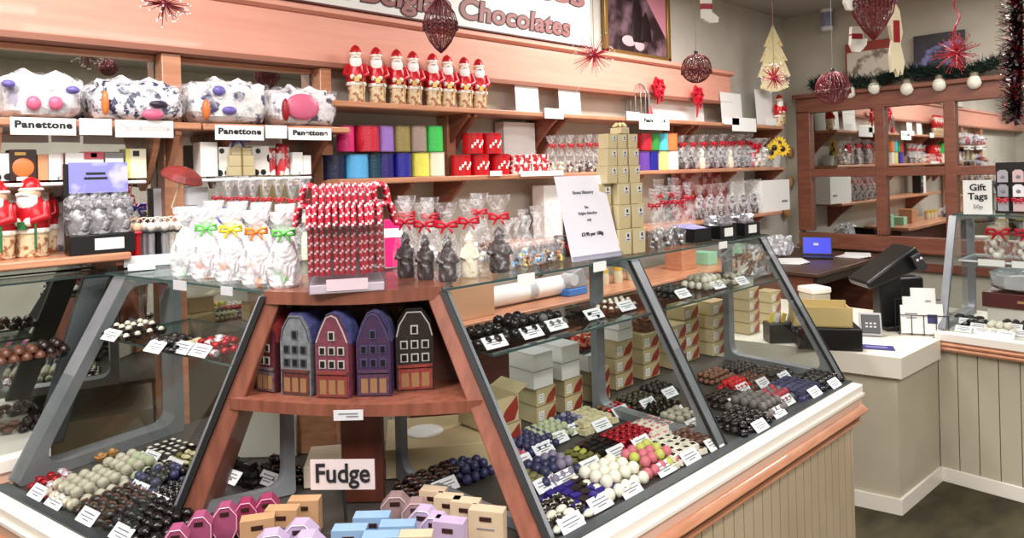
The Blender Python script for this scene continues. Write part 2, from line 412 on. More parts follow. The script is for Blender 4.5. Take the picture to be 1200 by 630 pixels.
# bulbs along its head
BULB = mat('bulb_glass', (226, 222, 205), .15, emit=.12)
for k, (px, py) in enumerate([(996, 108), (1025, 103), (1063, 104), (1101, 99), (1142, 96)]):
    p = onX(px, py, XM-.05)
    t = thing('spot_bulb', ['round lamp bulb nearest the corner on the mirror head', 'second round lamp bulb from the corner on the mirror head', 'middle round lamp bulb on the mirror head', 'fourth round lamp bulb from the corner on the mirror head', 'round lamp bulb nearest the tinsel on the mirror head'][k], 'lamp', (XM-.055, p.y, p.z))
    MB().ball((0, 0, 0), .052, sz=1.1).build('bulb', BULB, t)
    MB().lathe([(.03, 0), (.034, .02), (.026, .035)], 12, (0, 0, .045)).build('cap', mat('bulb_cap', (190, 180, 160), .3, .6), t)
# chair rail and skirting on the right wall
struct('trim_7', MB().box((XR-.02, (y0+y1)/2-.6, .80), (.03, w+1.6, .07)), MIRW, bevel=.004)
struct('baseboard_right', MB().box((XR-.012, 0, .06), (.02, 6, .12)), LEDGE, bevel=.003)
# ------------------------------------------------------------------ glass display counters
ZD, ZT, SB, DT = .80, 1.384, .335, .80        # deck, top, set-back of the sloping glass, depth to rear of top
class Wing:
    def __init__(s, a, n, off): s.a = Vector((a[0], a[1], 0)); s.n = Vector((n[0], n[1], 0)); s.off = off
    def P(s, t, d, z): return s.a*t + s.n*(s.off+d) + Vector((0, 0, z))
    def ang(s): return math.atan2(s.a.y, s.a.x)
RW = Wing((1, 0), (0, 1), 1.161)
LW = Wing((.2416, -.970), (.9704, .2406), .878)     # a runs from the far end towards the tower
def sl(z): return (z-ZD)*SB/(ZT-ZD)
TBL = Vector((.557, 1.942, ZD)); TBR = Vector((1.165, 1.161, ZD)); TTL = Vector((.765, 1.819, ZT)); TTR = Vector((1.118, 1.50, ZT))

def ring_bar(b, pts, wvec, th, mi=0, ro=.012, ri=.05):
    """closed frame loop: 4 corner points, extruded by wvec, bar thickness th"""
    c = sum((Vector(p) for p in pts), Vector())/4; w = Vector(wvec)
    def rounded(q, r):
        out = []
        for i in range(4):
            p = q[i]; a = (q[i-1]-p).normalized(); e = (q[(i+1) % 4]-p).normalized()
            half = a.angle(e)/2; t = r/math.tan(half)
            p0 = p+a*t; p1 = p+e*t
            for k in range(6):
                u = k/5; out.append(p0*(1-u)**2 + p*2*u*(1-u)*.9 + p*0 + p1*u*u + p*(.1*2*u*(1-u)))
        return out
    q = [Vector(p) for p in pts]
    inner = []
    for i in range(4):
        p = q[i]; a = (q[i-1]-p).normalized(); e = (q[(i+1) % 4]-p).normalized()
        s_ = math.sin(a.angle(e)); inner.append(p+(a+e)*(th/s_))
    O = rounded(q, ro); I = rounded(inner, ri); n = len(O)
    vs = [p-w/2 for p in O]+[p-w/2 for p in I]+[p+w/2 for p in O]+[p+w/2 for p in I]
    fs = []
    for i in range(n):
        j = (i+1) % n
        fs += [(i, j, n+j, n+i), (2*n+i, 3*n+i, 3*n+j, 2*n+j), (i, 2*n+i, 2*n+j, j), (n+i, n+j, 3*n+j, 3*n+i)]
    b.add(vs, fs, mi)

def wing_case(name, label, W, t0, t1, tt0, tt1, frames, deckd, shelf_z=1.205, shelf_t=None, end=None):
    root = W.P((t0+t1)/2, .3, 0)
    R = thing(name, label, 'display counter', root)
    T = Matrix.Translation(-root)
    def mb(): b = MB(); b.T = T; return b
    # beadboard base
    b = mb(); t = t0
    while t < t1-.005:
        u = min(t+.062, t1)
        b.prism([W.P(t, -.03, 0), W.P(u-.005, -.03, 0), W.P(u-.005, -.015, 0), W.P(t, -.015, 0)], (0, 0, .665)); t += .062
    b.build('beadboard_panel', mat('beadboard', (184, 168, 142), .55, col2=(174, 157, 130), scale=5), R, smooth=0)
    mb().prism([W.P(t0, -.018, 0), W.P(t1, -.018, 0), W.P(t1, .66, 0), W.P(t0, .66, 0)], (0, 0, .66)).build('cabinet', CREAM, R, smooth=0)
    def extr(prof, m, nm, bev=.002, x0=0, x1=0):
        b = mb(); pts = [W.P(t0-x0, d, z) for d, z in prof]
        b.prism(pts, W.a*(t1+x1-t0+x0)); return b.build(nm, m, R, smooth=30, bevel=bev)
    extr([(-.07, .752), (-.07, .80), (.0, .80), (.0, .752)], LEDGE, 'ledge', .004)
    extr([(-.030, .801), (-.030, .806), (.004, .806), (.004, .801)], GREYD, 'glass_channel', 0)
    extr([(-.078, .758), (-.078, .768), (-.07, .768), (-.07, .758)], LEDGE, 'ledge_lip', 0)
    extr([(-.066, .72), (-.066, .752), (.0, .752), (.0, .72)], PINKR, 'pink_band', 0)
    arc = [(-.062-.028*math.sin(PI*k/8), .722-.045*(k/8)) for k in range(9)]
    extr(arc+[(-.02, .677), (-.02, .722)], ORANGE, 'bumper_rail', 0)
    extr([(-.058, .662), (-.058, .676), (-.02, .676), (-.02, .662)], DARKW, 'moulding', 0)
    extr([(-.064, .648), (-.064, .657), (-.02, .657), (-.02, .648)], ORANGE, 'lower_moulding', 0)
    # deck
    mb().prism([W.P(t0, .0, ZD-.02), W.P(t1, 0, ZD-.02), W.P(t1, deckd, ZD-.02), W.P(t0, deckd, ZD-.02)], (0, 0, .019)).build('deck', DECK, R, smooth=0)
    # sloping glass
    b = mb(); g0, g1 = t0, t1
    fr = sorted(frames)
    cuts = [(g0, tt0)]+[(f, f) for f in fr if t0+.05 < f < t1-.05]+[(g1, tt1)]
    for (a0, a1), (c0, c1) in zip(cuts[:-1], cuts[1:]):
        bb = mb(); o = W.n*.004
        p = [W.P(a0, .002, ZD+.003), W.P(c0, .002, ZD+.003), W.P(c1, sl(ZT)+.002, ZT-.006), W.P(a1, sl(ZT)+.002, ZT-.006)]
        bb.quad(p); bb.build('glass_pane', GLASS, R, smooth=0)
    # top glass
    tb0, tb1 = tt0, tt1
    b = mb(); b.prism([W.P(tb0, SB-.012, ZT), W.P(tb1, SB-.012, ZT), W.P(tb1, DT, ZT), W.P(tb0, DT, ZT)], (0, 0, .007), 0, 1)
    b.build('glass_top', [GLASST, GEDGE], R, smooth=0)
    # mid shelf
    s0, s1 = shelf_t or (t0+.06, t1-.02)
    b = mb(); d0 = sl(shelf_z)+.02
    b.prism([W.P(s0, d0, shelf_z-.007), W.P(s1, d0, shelf_z-.007), W.P(s1, .56, shelf_z-.007), W.P(s0, .56, shelf_z-.007)], (0, 0, .007), 0, 1)
    b.build('glass_shelf', [GLASST, GEDGE], R, smooth=0)
    for f in frames:
        b = mb(); ring_bar(b, [W.P(f, .004, ZD+.001), W.P(f, SB+.0, ZT-.004), W.P(f, .53, ZT-.004), W.P(f, .53, ZD+.001)], W.a*(.075 if W is LW else .045), .034 if W is LW else .03)
        b.build('support_frame', GREY, R, smooth=30)
        b = mb(); o = W.n*-.004
        for s_ in (-1, 1):
            if W is LW: continue
            b.prism([W.P(f+s_*.024-.003, -.001, ZD+.003), W.P(f+s_*.024+.003, -.001, ZD+.003), W.P(f+s_*.024+.003, .012, ZD+.003), W.P(f+s_*.024-.003, .012, ZD+.003)], W.P(0, SB, ZT-.006)-W.P(0, 0, ZD+.003))
        if b.v: b.build('rubber_seal', RUBBER, R, smooth=0)
    if end is not None:
        b = mb(); b.quad([W.P(end, .004, ZD+.003), W.P(end, SB+.005, ZT-.006), W.P(end, .56, ZT-.006), W.P(end, .56, ZD+.003)]); b.build('end_glass', GLASS, R, smooth=0)
    return R
R1 = wing_case('glass_display_counter', 'long glass fronted chocolate counter running right from the wooden tower', RW, TBR.x, 2.93, TTR.x, 2.95, [1.97, 2.915], .86, end=2.93)
LT0 = -2.44; LT1 = -LW.a.dot(TBL)*-1
def ltt(p): return LW.a.x*p.x+LW.a.y*p.y
R2 = wing_case('glass_display_counter', 'shorter glass fronted chocolate counter running left from the wooden tower', LW, -2.42, ltt(TBL), -2.47, ltt(TTL), [-2.40], .74, shelf_z=1.2, shelf_t=(-2.36, ltt(TBL)+.1))
# extra end loops next to the tower (mitred)
def mitre(root, fb, ft, rear, wv):
    T = Matrix.Translation(-root.location)
    b = MB(); b.T = T; rr = Vector(rear)
    ring_bar(b, [Vector(fb), Vector(ft), Vector((rr.x, rr.y, ZT-.004)), Vector((rr.x, rr.y, ZD+.001))], wv, .028)
    b.build('support_frame', GREY, root, smooth=30)
rr = onZ(468, 560, ZD); mitre(R1, TBR+Vector((.018, 0, .001)), TTR+Vector((.016, 0, -.004)), (rr.x, rr.y, 0), Vector((.022, .0, 0)))
rl = onZ(390, 585, ZD); mitre(R2, TBL-LW.a*.02+Vector((0, 0, .001)), TTL-LW.a*.018+Vector((0, 0, -.004)), (rl.x-.06, rl.y+.12, 0), LW.a*.024)

# ------------------------------------------------------------------ wooden tower at the corner
rt = (TBL+TBR)/2; rt = Vector((rt.x, rt.y, 0))
TW = thing('corner_display_tower', 'tapering orange wood display tower at the corner of the glass counters', 'display stand', rt)
def tm(): b = MB(); b.T = Matrix.Translation(-rt); return b
ax = (TBR-TBL).normalized(); bk = FW.copy()
def edge(side, z):
    f = (z-ZD)/(ZT-ZD); a, c = (TBL, TTL) if side < 0 else (TBR, TTR)
    return a.lerp(c, f)
for side in (-1, 1):
    p = edge(side, ZD-.02); q = edge(side, ZT-.002)
    i0 = -side*RT*.062; dep = bk*.17
    o = -side*RT*.004
    tm().hexa([p+o, p+i0, p+i0+dep, p+o+dep-side*RT*.03, q+o, q+i0*.75, q+i0*.75+dep*.8, q+o+dep*.8]).build('side_panel', TOWERW, TW, smooth=0, bevel=.004)
    tm().hexa([p-o*3-bk*.008, p+o-bk*.008, p+o+bk*.012, p-o*3+bk*.012, q-o*3-bk*.008, q+o-bk*.008, q+o+bk*.012, q-o*3+bk*.012]).build('rubber_seal', RUBBER, TW, smooth=0)
def bowed(z0, z1, ov, back, m, nm, inset=0):
    a = edge(-1, z1)+RT*inset; c = edge(1, z1)-RT*inset; pts = []
    for k in range(13):
        u = k/12; p = a.lerp(c, u) - bk*(ov*math.sin(PI*u)+.004); pts.append(Vector((p.x, p.y, z0)))
    for p in (c+bk*back, a+bk*back): pts.append(Vector((p.x, p.y, z0)))
    return tm().prism(pts, (0, 0, z1-z0)).build(nm, m, TW, smooth=30, bevel=.005)
bowed(ZT-.022, ZT+.012, .05, .30, TOWERW, 'top_board', -.01)
ZH = 1.118
bowed(ZH-.03, ZH, .045, .19, TOWERW, 'display_shelf', .012)
a, c = edge(-1, 1.25)+bk*.17, edge(1, 1.25)-bk*0+bk*.17
tm().hexa([Vector((*(edge(-1, ZH)+RT*.04+bk*.17).xy, ZH)), Vector((*(edge(1, ZH)-RT*.04+bk*.17).xy, ZH)), Vector((*(edge(1, ZH)-RT*.04+bk*.185).xy, ZH)), Vector((*(edge(-1, ZH)+RT*.04+bk*.185).xy, ZH)),
           Vector((*(edge(-1, ZT)+RT*.03+bk*.14).xy, ZT-.022)), Vector((*(edge(1, ZT)-RT*.03+bk*.14).xy, ZT-.022)), Vector((*(edge(1, ZT)-RT*.03+bk*.155).xy, ZT-.022)), Vector((*(edge(-1, ZT)+RT*.03+bk*.155).xy, ZT-.022))]).build('back_board', DARKW, TW, smooth=0)
pc = onZ(425, 590, ZD)+bk*.02
tm().box((pc.x, pc.y, (ZD+ZH-.03)/2), (.115, .03, ZH-.03-ZD), rz=AZ-PI/2).build('centre_post', mat('post_wood', (96, 46, 32), .45, col2=(80, 38, 28), scale=4, stretch=(6, 6, 1)), TW, smooth=0, bevel=.004)
pts = [TBL-RT*.0, TBR, TBR+Vector((.0, .66, 0)), Vector((TBR.x, 2.3, ZD)), TBL+LW.n*.72]
pts = [Vector((p.x, p.y, ZD-.02)) for p in (TBL, TBR, Vector((1.165, 1.75, 0)), Vector(TBL+LW.n*.55))]
tm().prism(pts, (0, 0, .018)).build('deck', DECK, TW, smooth=0)
fr = [Vector((p.x, p.y, 0)) for p in (TBL-bk*.07-ax*.03, TBR-bk*.07+ax*.03, TBR, TBL)]
tm().prism(fr, (0, 0, .60)).build('base_panel', CREAM, TW, smooth=0)
fr = [p+Vector((0, 0, .60)) for p in (Vector((TBL-bk*.085-ax*.05).to_tuple()[:2]+(0,)), Vector((TBR-bk*.085+ax*.05).to_tuple()[:2]+(0,)), Vector(TBR.to_tuple()[:2]+(0,)), Vector(TBL.to_tuple()[:2]+(0,)))]
tm().prism(fr, (0, 0, .06)).build('bumper_rail', ORANGE, TW, smooth=0, bevel=.01)
fr = [Vector((p.x, p.y, .66)) for p in fr]
tm().prism(fr, (0, 0, .07)).build('ledge', LEDGE, TW, smooth=0, bevel=.004)

# ------------------------------------------------------------------ far left counter against the wall
R3 = thing('glass_display_counter', 'glass counter with dark end frame at the far left edge under the wall shelf', 'display counter', (-.6, 2.9, 0))
def m3(): b = MB(); b.T = Matrix.Translation((.6, -2.9, 0)); return b
X0, X1, YF3, ZL3 = -1.8, .40, 2.70, .835
def ex3(prof, m, nm, bev=0): return m3().prism([(X0, y, z) for y, z in prof], (X1-X0, 0, 0)).build(nm, m, R3, smooth=30, bevel=bev)
ex3([(2.74, 0), (2.74, .72), (3.0, .72), (3.0, 0)], CREAM, 'base_panel')
ex3([(2.69, ZL3-.045), (2.69, ZL3), (3.0, ZL3), (3.0, ZL3-.045)], LEDGE, 'ledge', .004)
ex3([(2.695, ZL3-.075), (2.695, ZL3-.045), (3.0, ZL3-.045), (3.0, ZL3-.075)], PINKR, 'pink_band')
ex3([(2.67, ZL3-.115), (2.665, ZL3-.095), (2.675, ZL3-.078), (2.9, ZL3-.078), (2.9, ZL3-.115)], ORANGE, 'bumper_rail')
gb = [(X0, 2.735, ZL3+.003), (X1-.02, 2.735, ZL3+.003), (X1+.16, 2.86, 1.36), (X0, 2.86, 1.36)]
m3().quad(gb).build('glass_pane', GLASS, R3, smooth=0)
m3().prism([(X0, 2.85, 1.362), (.62, 2.85, 1.362), (.62, 3.03, 1.362), (X0, 3.03, 1.362)], (0, 0, .007), 0, 1).build('glass_top', [GLASST, GEDGE], R3, smooth=0)
for nm, x, xt, wv, m in (('end_frame', .40, .575, .085, GREYD), ('inner_frame', -.42, -.42, .05, GREY)):
    a = Vector((x, 2.725, ZL3)); c = Vector((xt, 2.84, 1.362))
    m3().hexa([a+Vector((-wv/2, 0, 0)), a+Vector((wv/2, 0, 0)), a+Vector((wv/2, .03, 0)), a+Vector((-wv/2, .03, 0)), c+Vector((-wv/2, 0, 0)), c+Vector((wv/2, 0, 0)), c+Vector((wv/2, .03, 0)), c+Vector((-wv/2, .03, 0))]).build(nm, m, R3, smooth=0, bevel=.004)
m3().prism([(X0, 2.80, 1.12), (.42, 2.80, 1.12), (.42, 3.02, 1.12), (X0, 3.02, 1.12)], (0, 0, .008), 0, 1).build('glass_shelf', [GLASST, GEDGE], R3, smooth=0)

# ------------------------------------------------------------------ cream till counter and the counter at the right edge
KX, KY = 3.60, 1.18; RX = 4.14; RY = 1.154
t = thing('till_counter', 'cream panelled till counter with thick white worktop', 'counter', (KX+.1, KY+.5, 0))
T = Matrix.Translation((-KX-.1, -KY-.5, 0))
poly = []
def bp(poly, z0, z1, nm, m, bev=0, par=t, TT=T): b = MB(); b.T = TT; return b.prism([(x, y, z0) for x, y in poly], (0, 0, z1-z0)).build(nm, m, par, smooth=0, bevel=bev)
bp([(KX, KY), (RX-.005, RY), (RX-.005, RY+.012), (RX+.48, RY+.012), (RX+.48, 2.25), (KX-.26, 2.25)], 0, .66, 'base_panel', CREAM)
bp([(KX-.03, KY-.03), (RX-.05, RY-.03), (RX-.05, RY+.012), (RX+.5, RY+.012), (RX+.5, 2.27), (KX-.3, 2.27)], .665, .765, 'worktop', mat('till_top', (222, 217, 203), .4), .006)
bp([(KX-.012, KY-.012), (RX, RY-.012), (RX, RY), (KX-.005, KY+.02), (KX-.25, 2.2), (KX-.275, 2.2)], 0, .075, 'skirting', LEDGE, .004)
t = thing('glass_display_counter', 'glass counter with gift tags sign at the right edge', 'display counter', (RX+.4, .4, 0))
T4 = Matrix.Translation((-RX-.4, -.4, 0))
def ex4(prof, m, nm, bev=0, y0=RY, y1=-1.2): b = MB(); b.T = T4; return b.prism([(x, y0, z) for x, z in prof], (0, y1-y0, 0)).build(nm, m, t, smooth=30, bevel=bev)
b = MB(); b.T = T4; yy = RY
while yy > -1.2: b.box((RX+.01, yy-.045, .35), (.02, .086, .7)); yy -= .09
b.build('beadboard_panel', CREAM, t, smooth=0)
ex4([(RX+.012, 0), (RX+.012, .7), (RX+.7, .7), (RX+.7, 0)], GROOVE, 'cabinet')
ex4([(RX-.012, 0), (RX-.012, .075), (RX, .075), (RX, 0)], LEDGE, 'skirting', .003)
ex4([(RX-.045, .755), (RX-.045, .80), (RX+.7, .80), (RX+.7, .755)], LEDGE, 'ledge', .004)
ex4([(RX-.03, .70), (RX-.03, .755), (RX+.3, .755), (RX+.3, .70)], PINKR, 'pink_band')
for k in range(2): ex4([(RX-.05, .708+.022*k), (RX-.055, .718+.022*k), (RX-.05, .726+.022*k), (RX+.2, .726+.022*k), (RX+.2, .708+.022*k)], ORANGE, 'bumper_rail')
def W4(y, d, z): return Vector((RX+d, y, z))
ye = RY-.02
b = MB(); b.T = T4; b.quad([W4(ye, .004, .803), W4(-1.2, .004, .803), W4(-1.2, .26, 1.395), W4(ye, .26, 1.395)]); b.build('glass_pane', GLASS, t, smooth=0)
b = MB(); b.T = T4; b.prism([W4(ye, .25, 1.398), W4(-1.2, .25, 1.398), W4(-1.2, .7, 1.398), W4(ye, .7, 1.398)], (0, 0, .008), 0, 1); b.build('glass_top', [GLASST, GEDGE], t, smooth=0)
b = MB(); b.T = T4; ring_bar(b, [W4(ye, .0, .801), W4(ye, .25, 1.396), W4(ye, .62, 1.396), W4(ye, .62, .801)], (0, .035, 0), .03); b.build('support_frame', GREY, t, smooth=30)
b = MB(); b.T = T4; b.quad([W4(ye+.015, .004, .803), W4(ye+.015, .25, 1.395), W4(ye+.015, .6, 1.395), W4(ye+.015, .6, .803)]); b.build('end_glass', GLASS, t, smooth=0)
b = MB(); b.T = T4; b.prism([W4(ye-.03, .22, 1.15), W4(-1.2, .22, 1.15), W4(-1.2, .55, 1.15), W4(ye-.03, .55, 1.15)], (0, 0, .01), 0, 1); b.build('glass_shelf', [GLASST, WHITE2], t, smooth=0)

# back worktop in the aisle and the corner desk
t = thing('back_worktop', 'brown wooden worktop along the back wall seen through the glass counter', 'worktop', (3.4, 2.76, 0))
MB().box((0, 0, .97), (2.9, .46, .04)).build('top', ORANGE, t, bevel=.006)
MB().box((0, .04, .475), (2.8, .36, .95)).build('cupboard', DARKW, t, smooth=0)
dk = onZ(925, 318, .9)
t = thing('corner_desk', 'dark topped desk in the corner carrying a laptop', 'desk', (5.75, 2.6, 0))
MB().box((0, 0, .89), (1.5, .9, .03)).build('desktop', mat('desk_top', (78, 56, 44), .4), t, bevel=.005)
MB().box((0, -.42, .85), (1.46, .03, .07)).build('apron', mat('desk_dark', (40, 28, 24), .5), t)
for sx, nm in ((-.7, 1), (.7, 1)): MB().box((sx, 0, .44), (.04, .8, .87)).build('side_panel', MIRW, t)
# ------------------------------------------------------------------ generators
def bow(name_parent, c, w, m, lo=True, tails=True, T=None, nm='bow'):
    """ribbon bow facing -Y, centred on c (relative to its thing)"""
    b = MB(); c = Vector(c)
    if T: b.T = T
    for s in (-1, 1):
        pts = [c, c+Vector((s*w*.25, -.006, w*.16)), c+Vector((s*w*.5, -.004, w*.18)), c+Vector((s*w*.52, -.002, -w*.06)), c+Vector((s*w*.25, -.006, -w*.08)), c]
        b.tube(pts, [w*.05, w*.09, w*.12, w*.12, w*.08, w*.05], 6)
        if tails: b.tube([c, c+Vector((s*w*.2, -.006, -w*.22)), c+Vector((s*w*.3, -.004, -w*.42))], [w*.05, w*.07, w*.05], 5)
    b.ball(c+Vector((0, -.006, 0)), w*.11, n=8, k=5)
    return b.build(nm, m, name_parent, smooth=60)

FOILR = mat('red_foil', (196, 30, 40), .28, .25); FOILW = mat('white_foil', (240, 236, 226), .3, .1, col2=(214, 176, 150), scale=60, thr=(.55, .7))
FOILG = mat('gold_foil', (204, 164, 92), .28, .6); FOILS = mat('silver_foil', (196, 196, 204), .25, .7); SKIN = mat('printed_face', (226, 180, 150), .4)
GREEN = mat('green_print', (40, 110, 60), .4)
def foil_santa(label, loc, h, group, rz=0, fat=1.0):
    t = thing('foil_santa', label, 'chocolate santa', loc, rz, group)
    r = h*.155*fat
    MB().lathe([(r*.85, 0), (r*.95, h*.02), (r*.9, h*.14), (r*.98, h*.26), (r*.95, h*.33)], 14, mi=0, sy=.8).build('boots_and_legs', mat('santa_legs', (226, 206, 170), .3, .15, col2=(160, 96, 60), scale=45, thr=(.5, .62)), t)
    b = MB(); b.lathe([(r*.97, h*.31), (r*1.06, h*.4), (r*1.0, h*.55), (r*.78, h*.68), (r*.55, h*.74)], 14, mi=0, sy=.8)
    for s in (-1, 1): b.tube([(s*r*.85, 0, h*.66), (s*r*1.15, -r*.3, h*.5), (s*r*.45, -r*.85, h*.44)], [r*.3, r*.34, r*.26], 8)
    b.build('coat', FOILR, t, smooth=60)
    b = MB(); b.lathe([(r*1.05, h*.30), (r*1.12, h*.33), (r*1.05, h*.36)], 14, sy=.82)
    for s in (-1, 1): b.ball((s*r*.4, -r*.85, h*.44), r*.3, n=8, k=5)
    b.build('fur_trim', FOILW, t, smooth=60)
    MB().ball((0, -r*.12, h*.79), r*.62, n=12).build('face', SKIN, t, smooth=60)
    b = MB(); b.lathe([(.002, h*.50), (r*.42, h*.56), (r*.66, h*.68), (r*.62, h*.76), (r*.3, h*.79)], 12, (0, -r*.38, 0), sy=.62)
    b.tube([(-r*.4, -r*.72, h*.775), (0, -r*.85, h*.79), (r*.4, -r*.72, h*.775)], r*.11, 6)
    b.build('beard', mat('beard_white', (248, 246, 242), .4), t, smooth=60)
    b = MB(); b.lathe([(r*.66, h*.83), (r*.6, h*.90), (r*.42, h*.96), (r*.14, h*.995), (.001, h)], 12, (0, 0, 0))
    b.build('hat', FOILR, t, smooth=60)
    MB().lathe([(r*.66, h*.815), (r*.74, h*.835), (r*.66, h*.86)], 12).build('hat_brim', FOILW, t, smooth=60)
    b = MB(); b.tube([(r*.75, -r*.75, h*.1), (r*.75, -r*.75, h*.45)], r*.07, 6); b.box((r*.1, -r*1.0, h*.40), (r*.5, r*.2, h*.09)); b.build('staff_and_parcel', GREEN if fat > 1 else FOILG, t)
    return t

def cello_bag(label, cat, loc, h, w, group, contents, cm, bowm=RED, d=.6, rz=0, film=None, tall=.5, bw=None):
    """gathered cellophane bag: contents, pouch with neck and flared top, bow"""
    t = thing('cellophane_bag', label, cat, loc, rz, group)
    hb = h*(1-.28)
    r = w/2
    rg = random.Random(len(label)*13+int(h*1000))
    wv = lambda a, j: 1+.10*math.sin(a*5+j*1.7)+.06*math.sin(a*9-j)
    b = MB(); b.lathe([(r*.72, .002), (r*.98, h*.06), (r*1.0, h*.22), (r*.92, h*.42), (r*.6, h*.60), (r*.2, h*.72), (r*.42, h*.80), (r*.75, h*.92), (r*.85, h)], 18, sy=d, caps=False, wob=wv)
    b.build('bag', film or CELLO, t, smooth=25)
    contents(t, h*.60, r*.8, d, cm)
    if bowm: bow(t, (0, -r*.2*d-.006, h*.72), bw or w*.62, bowm)
    return t
def c_santa(t, h, r, d, m):
    b = MB(); h *= .98
    b.lathe([(r*.8, 0.003), (r*.92, h*.1), (r*.86, h*.35), (r*.8, h*.55), (r*.55, h*.7), (r*.4, h*.74)], 12, sy=d)
    for s in (-1, 1): b.tube([(s*r*.6, 0, h*.64), (s*r*.9, -r*.25, h*.45), (s*r*.35, -r*.7, h*.42)], [r*.26, r*.28, r*.2], 7)
    b.ball((0, -r*.08, h*.78), r*.44, n=10); b.lathe([(r*.46, h*.82), (r*.4, h*.92), (r*.16, h*.99), (.002, h*1.01)], 10)
    b.lathe([(r*.5, h*.80), (r*.53, h*.83), (r*.46, h*.86)], 10)
    b.lathe([(.002, h*.46), (r*.32, h*.56), (r*.42, h*.72), (r*.2, h*.78)], 10, (0, -r*.3, 0), sy=.6)
    b.box((r*.3, -r*.62, h*.25), (r*.55, r*.3, h*.22))
    b.build('chocolate_santa', m, t, smooth=50)
def c_pieces(t, h, r, d, m):
    b = MB(); rg = random.Random(int(h*9999))
    ms = m if isinstance(m, list) else [m]
    n = 0; s = r*.36
    for k in range(4):
        for i in range(5):
            a = rg.random()*6.28; q = r*.62*math.sqrt(rg.random())
            b.ball((q*math.cos(a), q*math.sin(a)*d, s+k*s*1.35), s*(.8+.4*rg.random()), rg.randrange(len(ms)), 7, k=4)
    tag(b.build('sweets', ms, t, smooth=50), kind='stuff')
def c_figure(t, h, r, d, m):
    ms = m if isinstance(m, list) else [m]
    b = MB(); b.lathe([(r*.6, .003), (r*.7, h*.2), (r*.55, h*.5), (r*.28, h*.58)], 9, sy=d, mi=0); b.ball((0, 0, h*.70), r*.38, len(ms)-1, 8, k=5); b.lathe([(r*.4, h*.78), (r*.3, h*.9), (.002, h*.97)], 8, mi=0)
    b.build('chocolate_figure', ms, t, smooth=50)
DCH = mat('dark_chocolate', (40, 26, 24), .32, col2=(58, 38, 34), scale=40); MCH = mat('milk_chocolate', (98, 60, 42), .35); WCH = mat('white_chocolate', (232, 222, 196), .4)

def boxm(t, nm, d, m, c=(0,0,0), bev=.002): return MB().box((c[0], c[1], c[2]+d[2]/2), d).build(nm, m, t, bevel=bev, smooth=0)
def onshelf(px, z, y, py=None):
    p = onY(px, py if py else 200, y)
    for _ in range(3):      # true x for that pixel column at height z
        d = ray(px, PPY); 
        p = onY(px, PPY - (z-HC)*FPX/max(.3, dist(p)), y)
    return Vector((p.x, y, z))
def hpx(px, z, y, n): return n*mpp(onshelf(px, z, y))
def wpx(px, z, y, n): a = onshelf(px-n/2, z, y); b_ = onshelf(px+n/2, z, y); return b_.x-a.x

# ------------------------------------------------------------------ foil santas on the top shelf
yS = 2.92
pos = ['leftmost', 'second from the left', 'third from the left', 'fourth from the left', 'fifth from the left', 'sixth from the left', 'seventh from the left', 'rightmost']
s0 = None
for k, px in enumerate([418, 442, 466, 485, 508, 525, 545, 562]):
    p = onshelf(px, Z1, yS); hh = hpx(px, Z1, yS, 69-1.15*k)
    lab = 'red and white foil santa on the top shelf, %s of eight' % pos[k]
    if s0 is None: s0 = foil_santa(lab, p, hh, 'foil santas on the top shelf', rz=-.55); h0 = hh
    else: dup(s0, p, -.55+.03*(k % 3), lab, scale=hh/h0)
# large foil santas far left
z = ZL
for k, (px, lab) in enumerate([(38, 'large red and gold foil santa with big white beard on the low left shelf'), (-2, 'large red foil santa cut off by the left edge of the photo')]):
    p = onshelf(px, z, 2.88); foil_santa(lab, p, hpx(px, z, 2.88, 94), 'large foil santas at far left', rz=-.75, fat=1.25)
for k, (px, lab) in enumerate([(17, 'red foil santa standing behind and between the two large ones'), (53, 'red foil santa half hidden behind the right large foil santa')]):
    p = onshelf(px, z, 3.015); foil_santa(lab, p, hpx(px, z, 3.015, 92), 'large foil santas at far left', rz=-.75, fat=.95)

# ------------------------------------------------------------------ ribbon reels
def reel(label, px, z, y, dpx, hp, col, name):
    p = onshelf(px, z, y); t = thing('ribbon_reel', label, 'ribbon reel', p, 0, 'coloured ribbon reels on the middle shelf')
    r = wpx(px, z, y, dpx)/2; h = hpx(px, z, y, hp)
    MB().lathe([(r*.96, .004), (r*.96, h-.004)], 24).build('ribbon', mat('ribbon_'+name, col, .32, bump=.3, bscale=120), t)
    for zz in (0.0, h-.005): MB().lathe([(r, zz), (r, zz+.005)], 24).build('flange', mat('reel_flange_'+name, tuple(int(c*.78) for c in col), .4), t)
    MB().lathe([(r*.3, h-.004), (r*.3, h+.0005)], 16).build('core', WHITE2, t)
    return h
TOPR = [(405, 'bright pink', (226, 40, 120), 'half hidden by the post'), (430, 'red', (196, 34, 56), ''), (451, 'lilac', (150, 110, 190), ''), (470, 'olive gold', (146, 130, 72), ''), (489, 'taupe', (158, 136, 126), ''), (508, 'bright green', (60, 196, 84), '')]
BOTR = [(392, 'navy', (18, 26, 60), 'behind the candy canes'), (418, 'sky blue', (84, 170, 222), ''), (436, 'dark teal', (14, 62, 84), ''), (451, 'dark indigo', (38, 30, 110), ''), (471, 'royal blue', (36, 36, 150), ''), (492, 'yellow', (232, 226, 96), ''), (510, 'cream white', (240, 234, 214), '')]
hr = 0
for px, nm, col, ex in BOTR: hr = reel('%s ribbon reel, bottom row left of the bracket%s' % (nm, ' '+ex if ex else ''), px, Z2, 2.96 if px in (436, 392) else 2.93, 25 if px < 440 else 19, 28, col, nm.replace(' ', '_'))
for px, nm, col, ex in TOPR: reel('%s ribbon reel, top row left of the bracket%s' % (nm, ' '+ex if ex else ''), px, Z2+hr+.002, 2.93, 26 if px == 430 else 19, 30, col, nm.replace(' ', '_'))
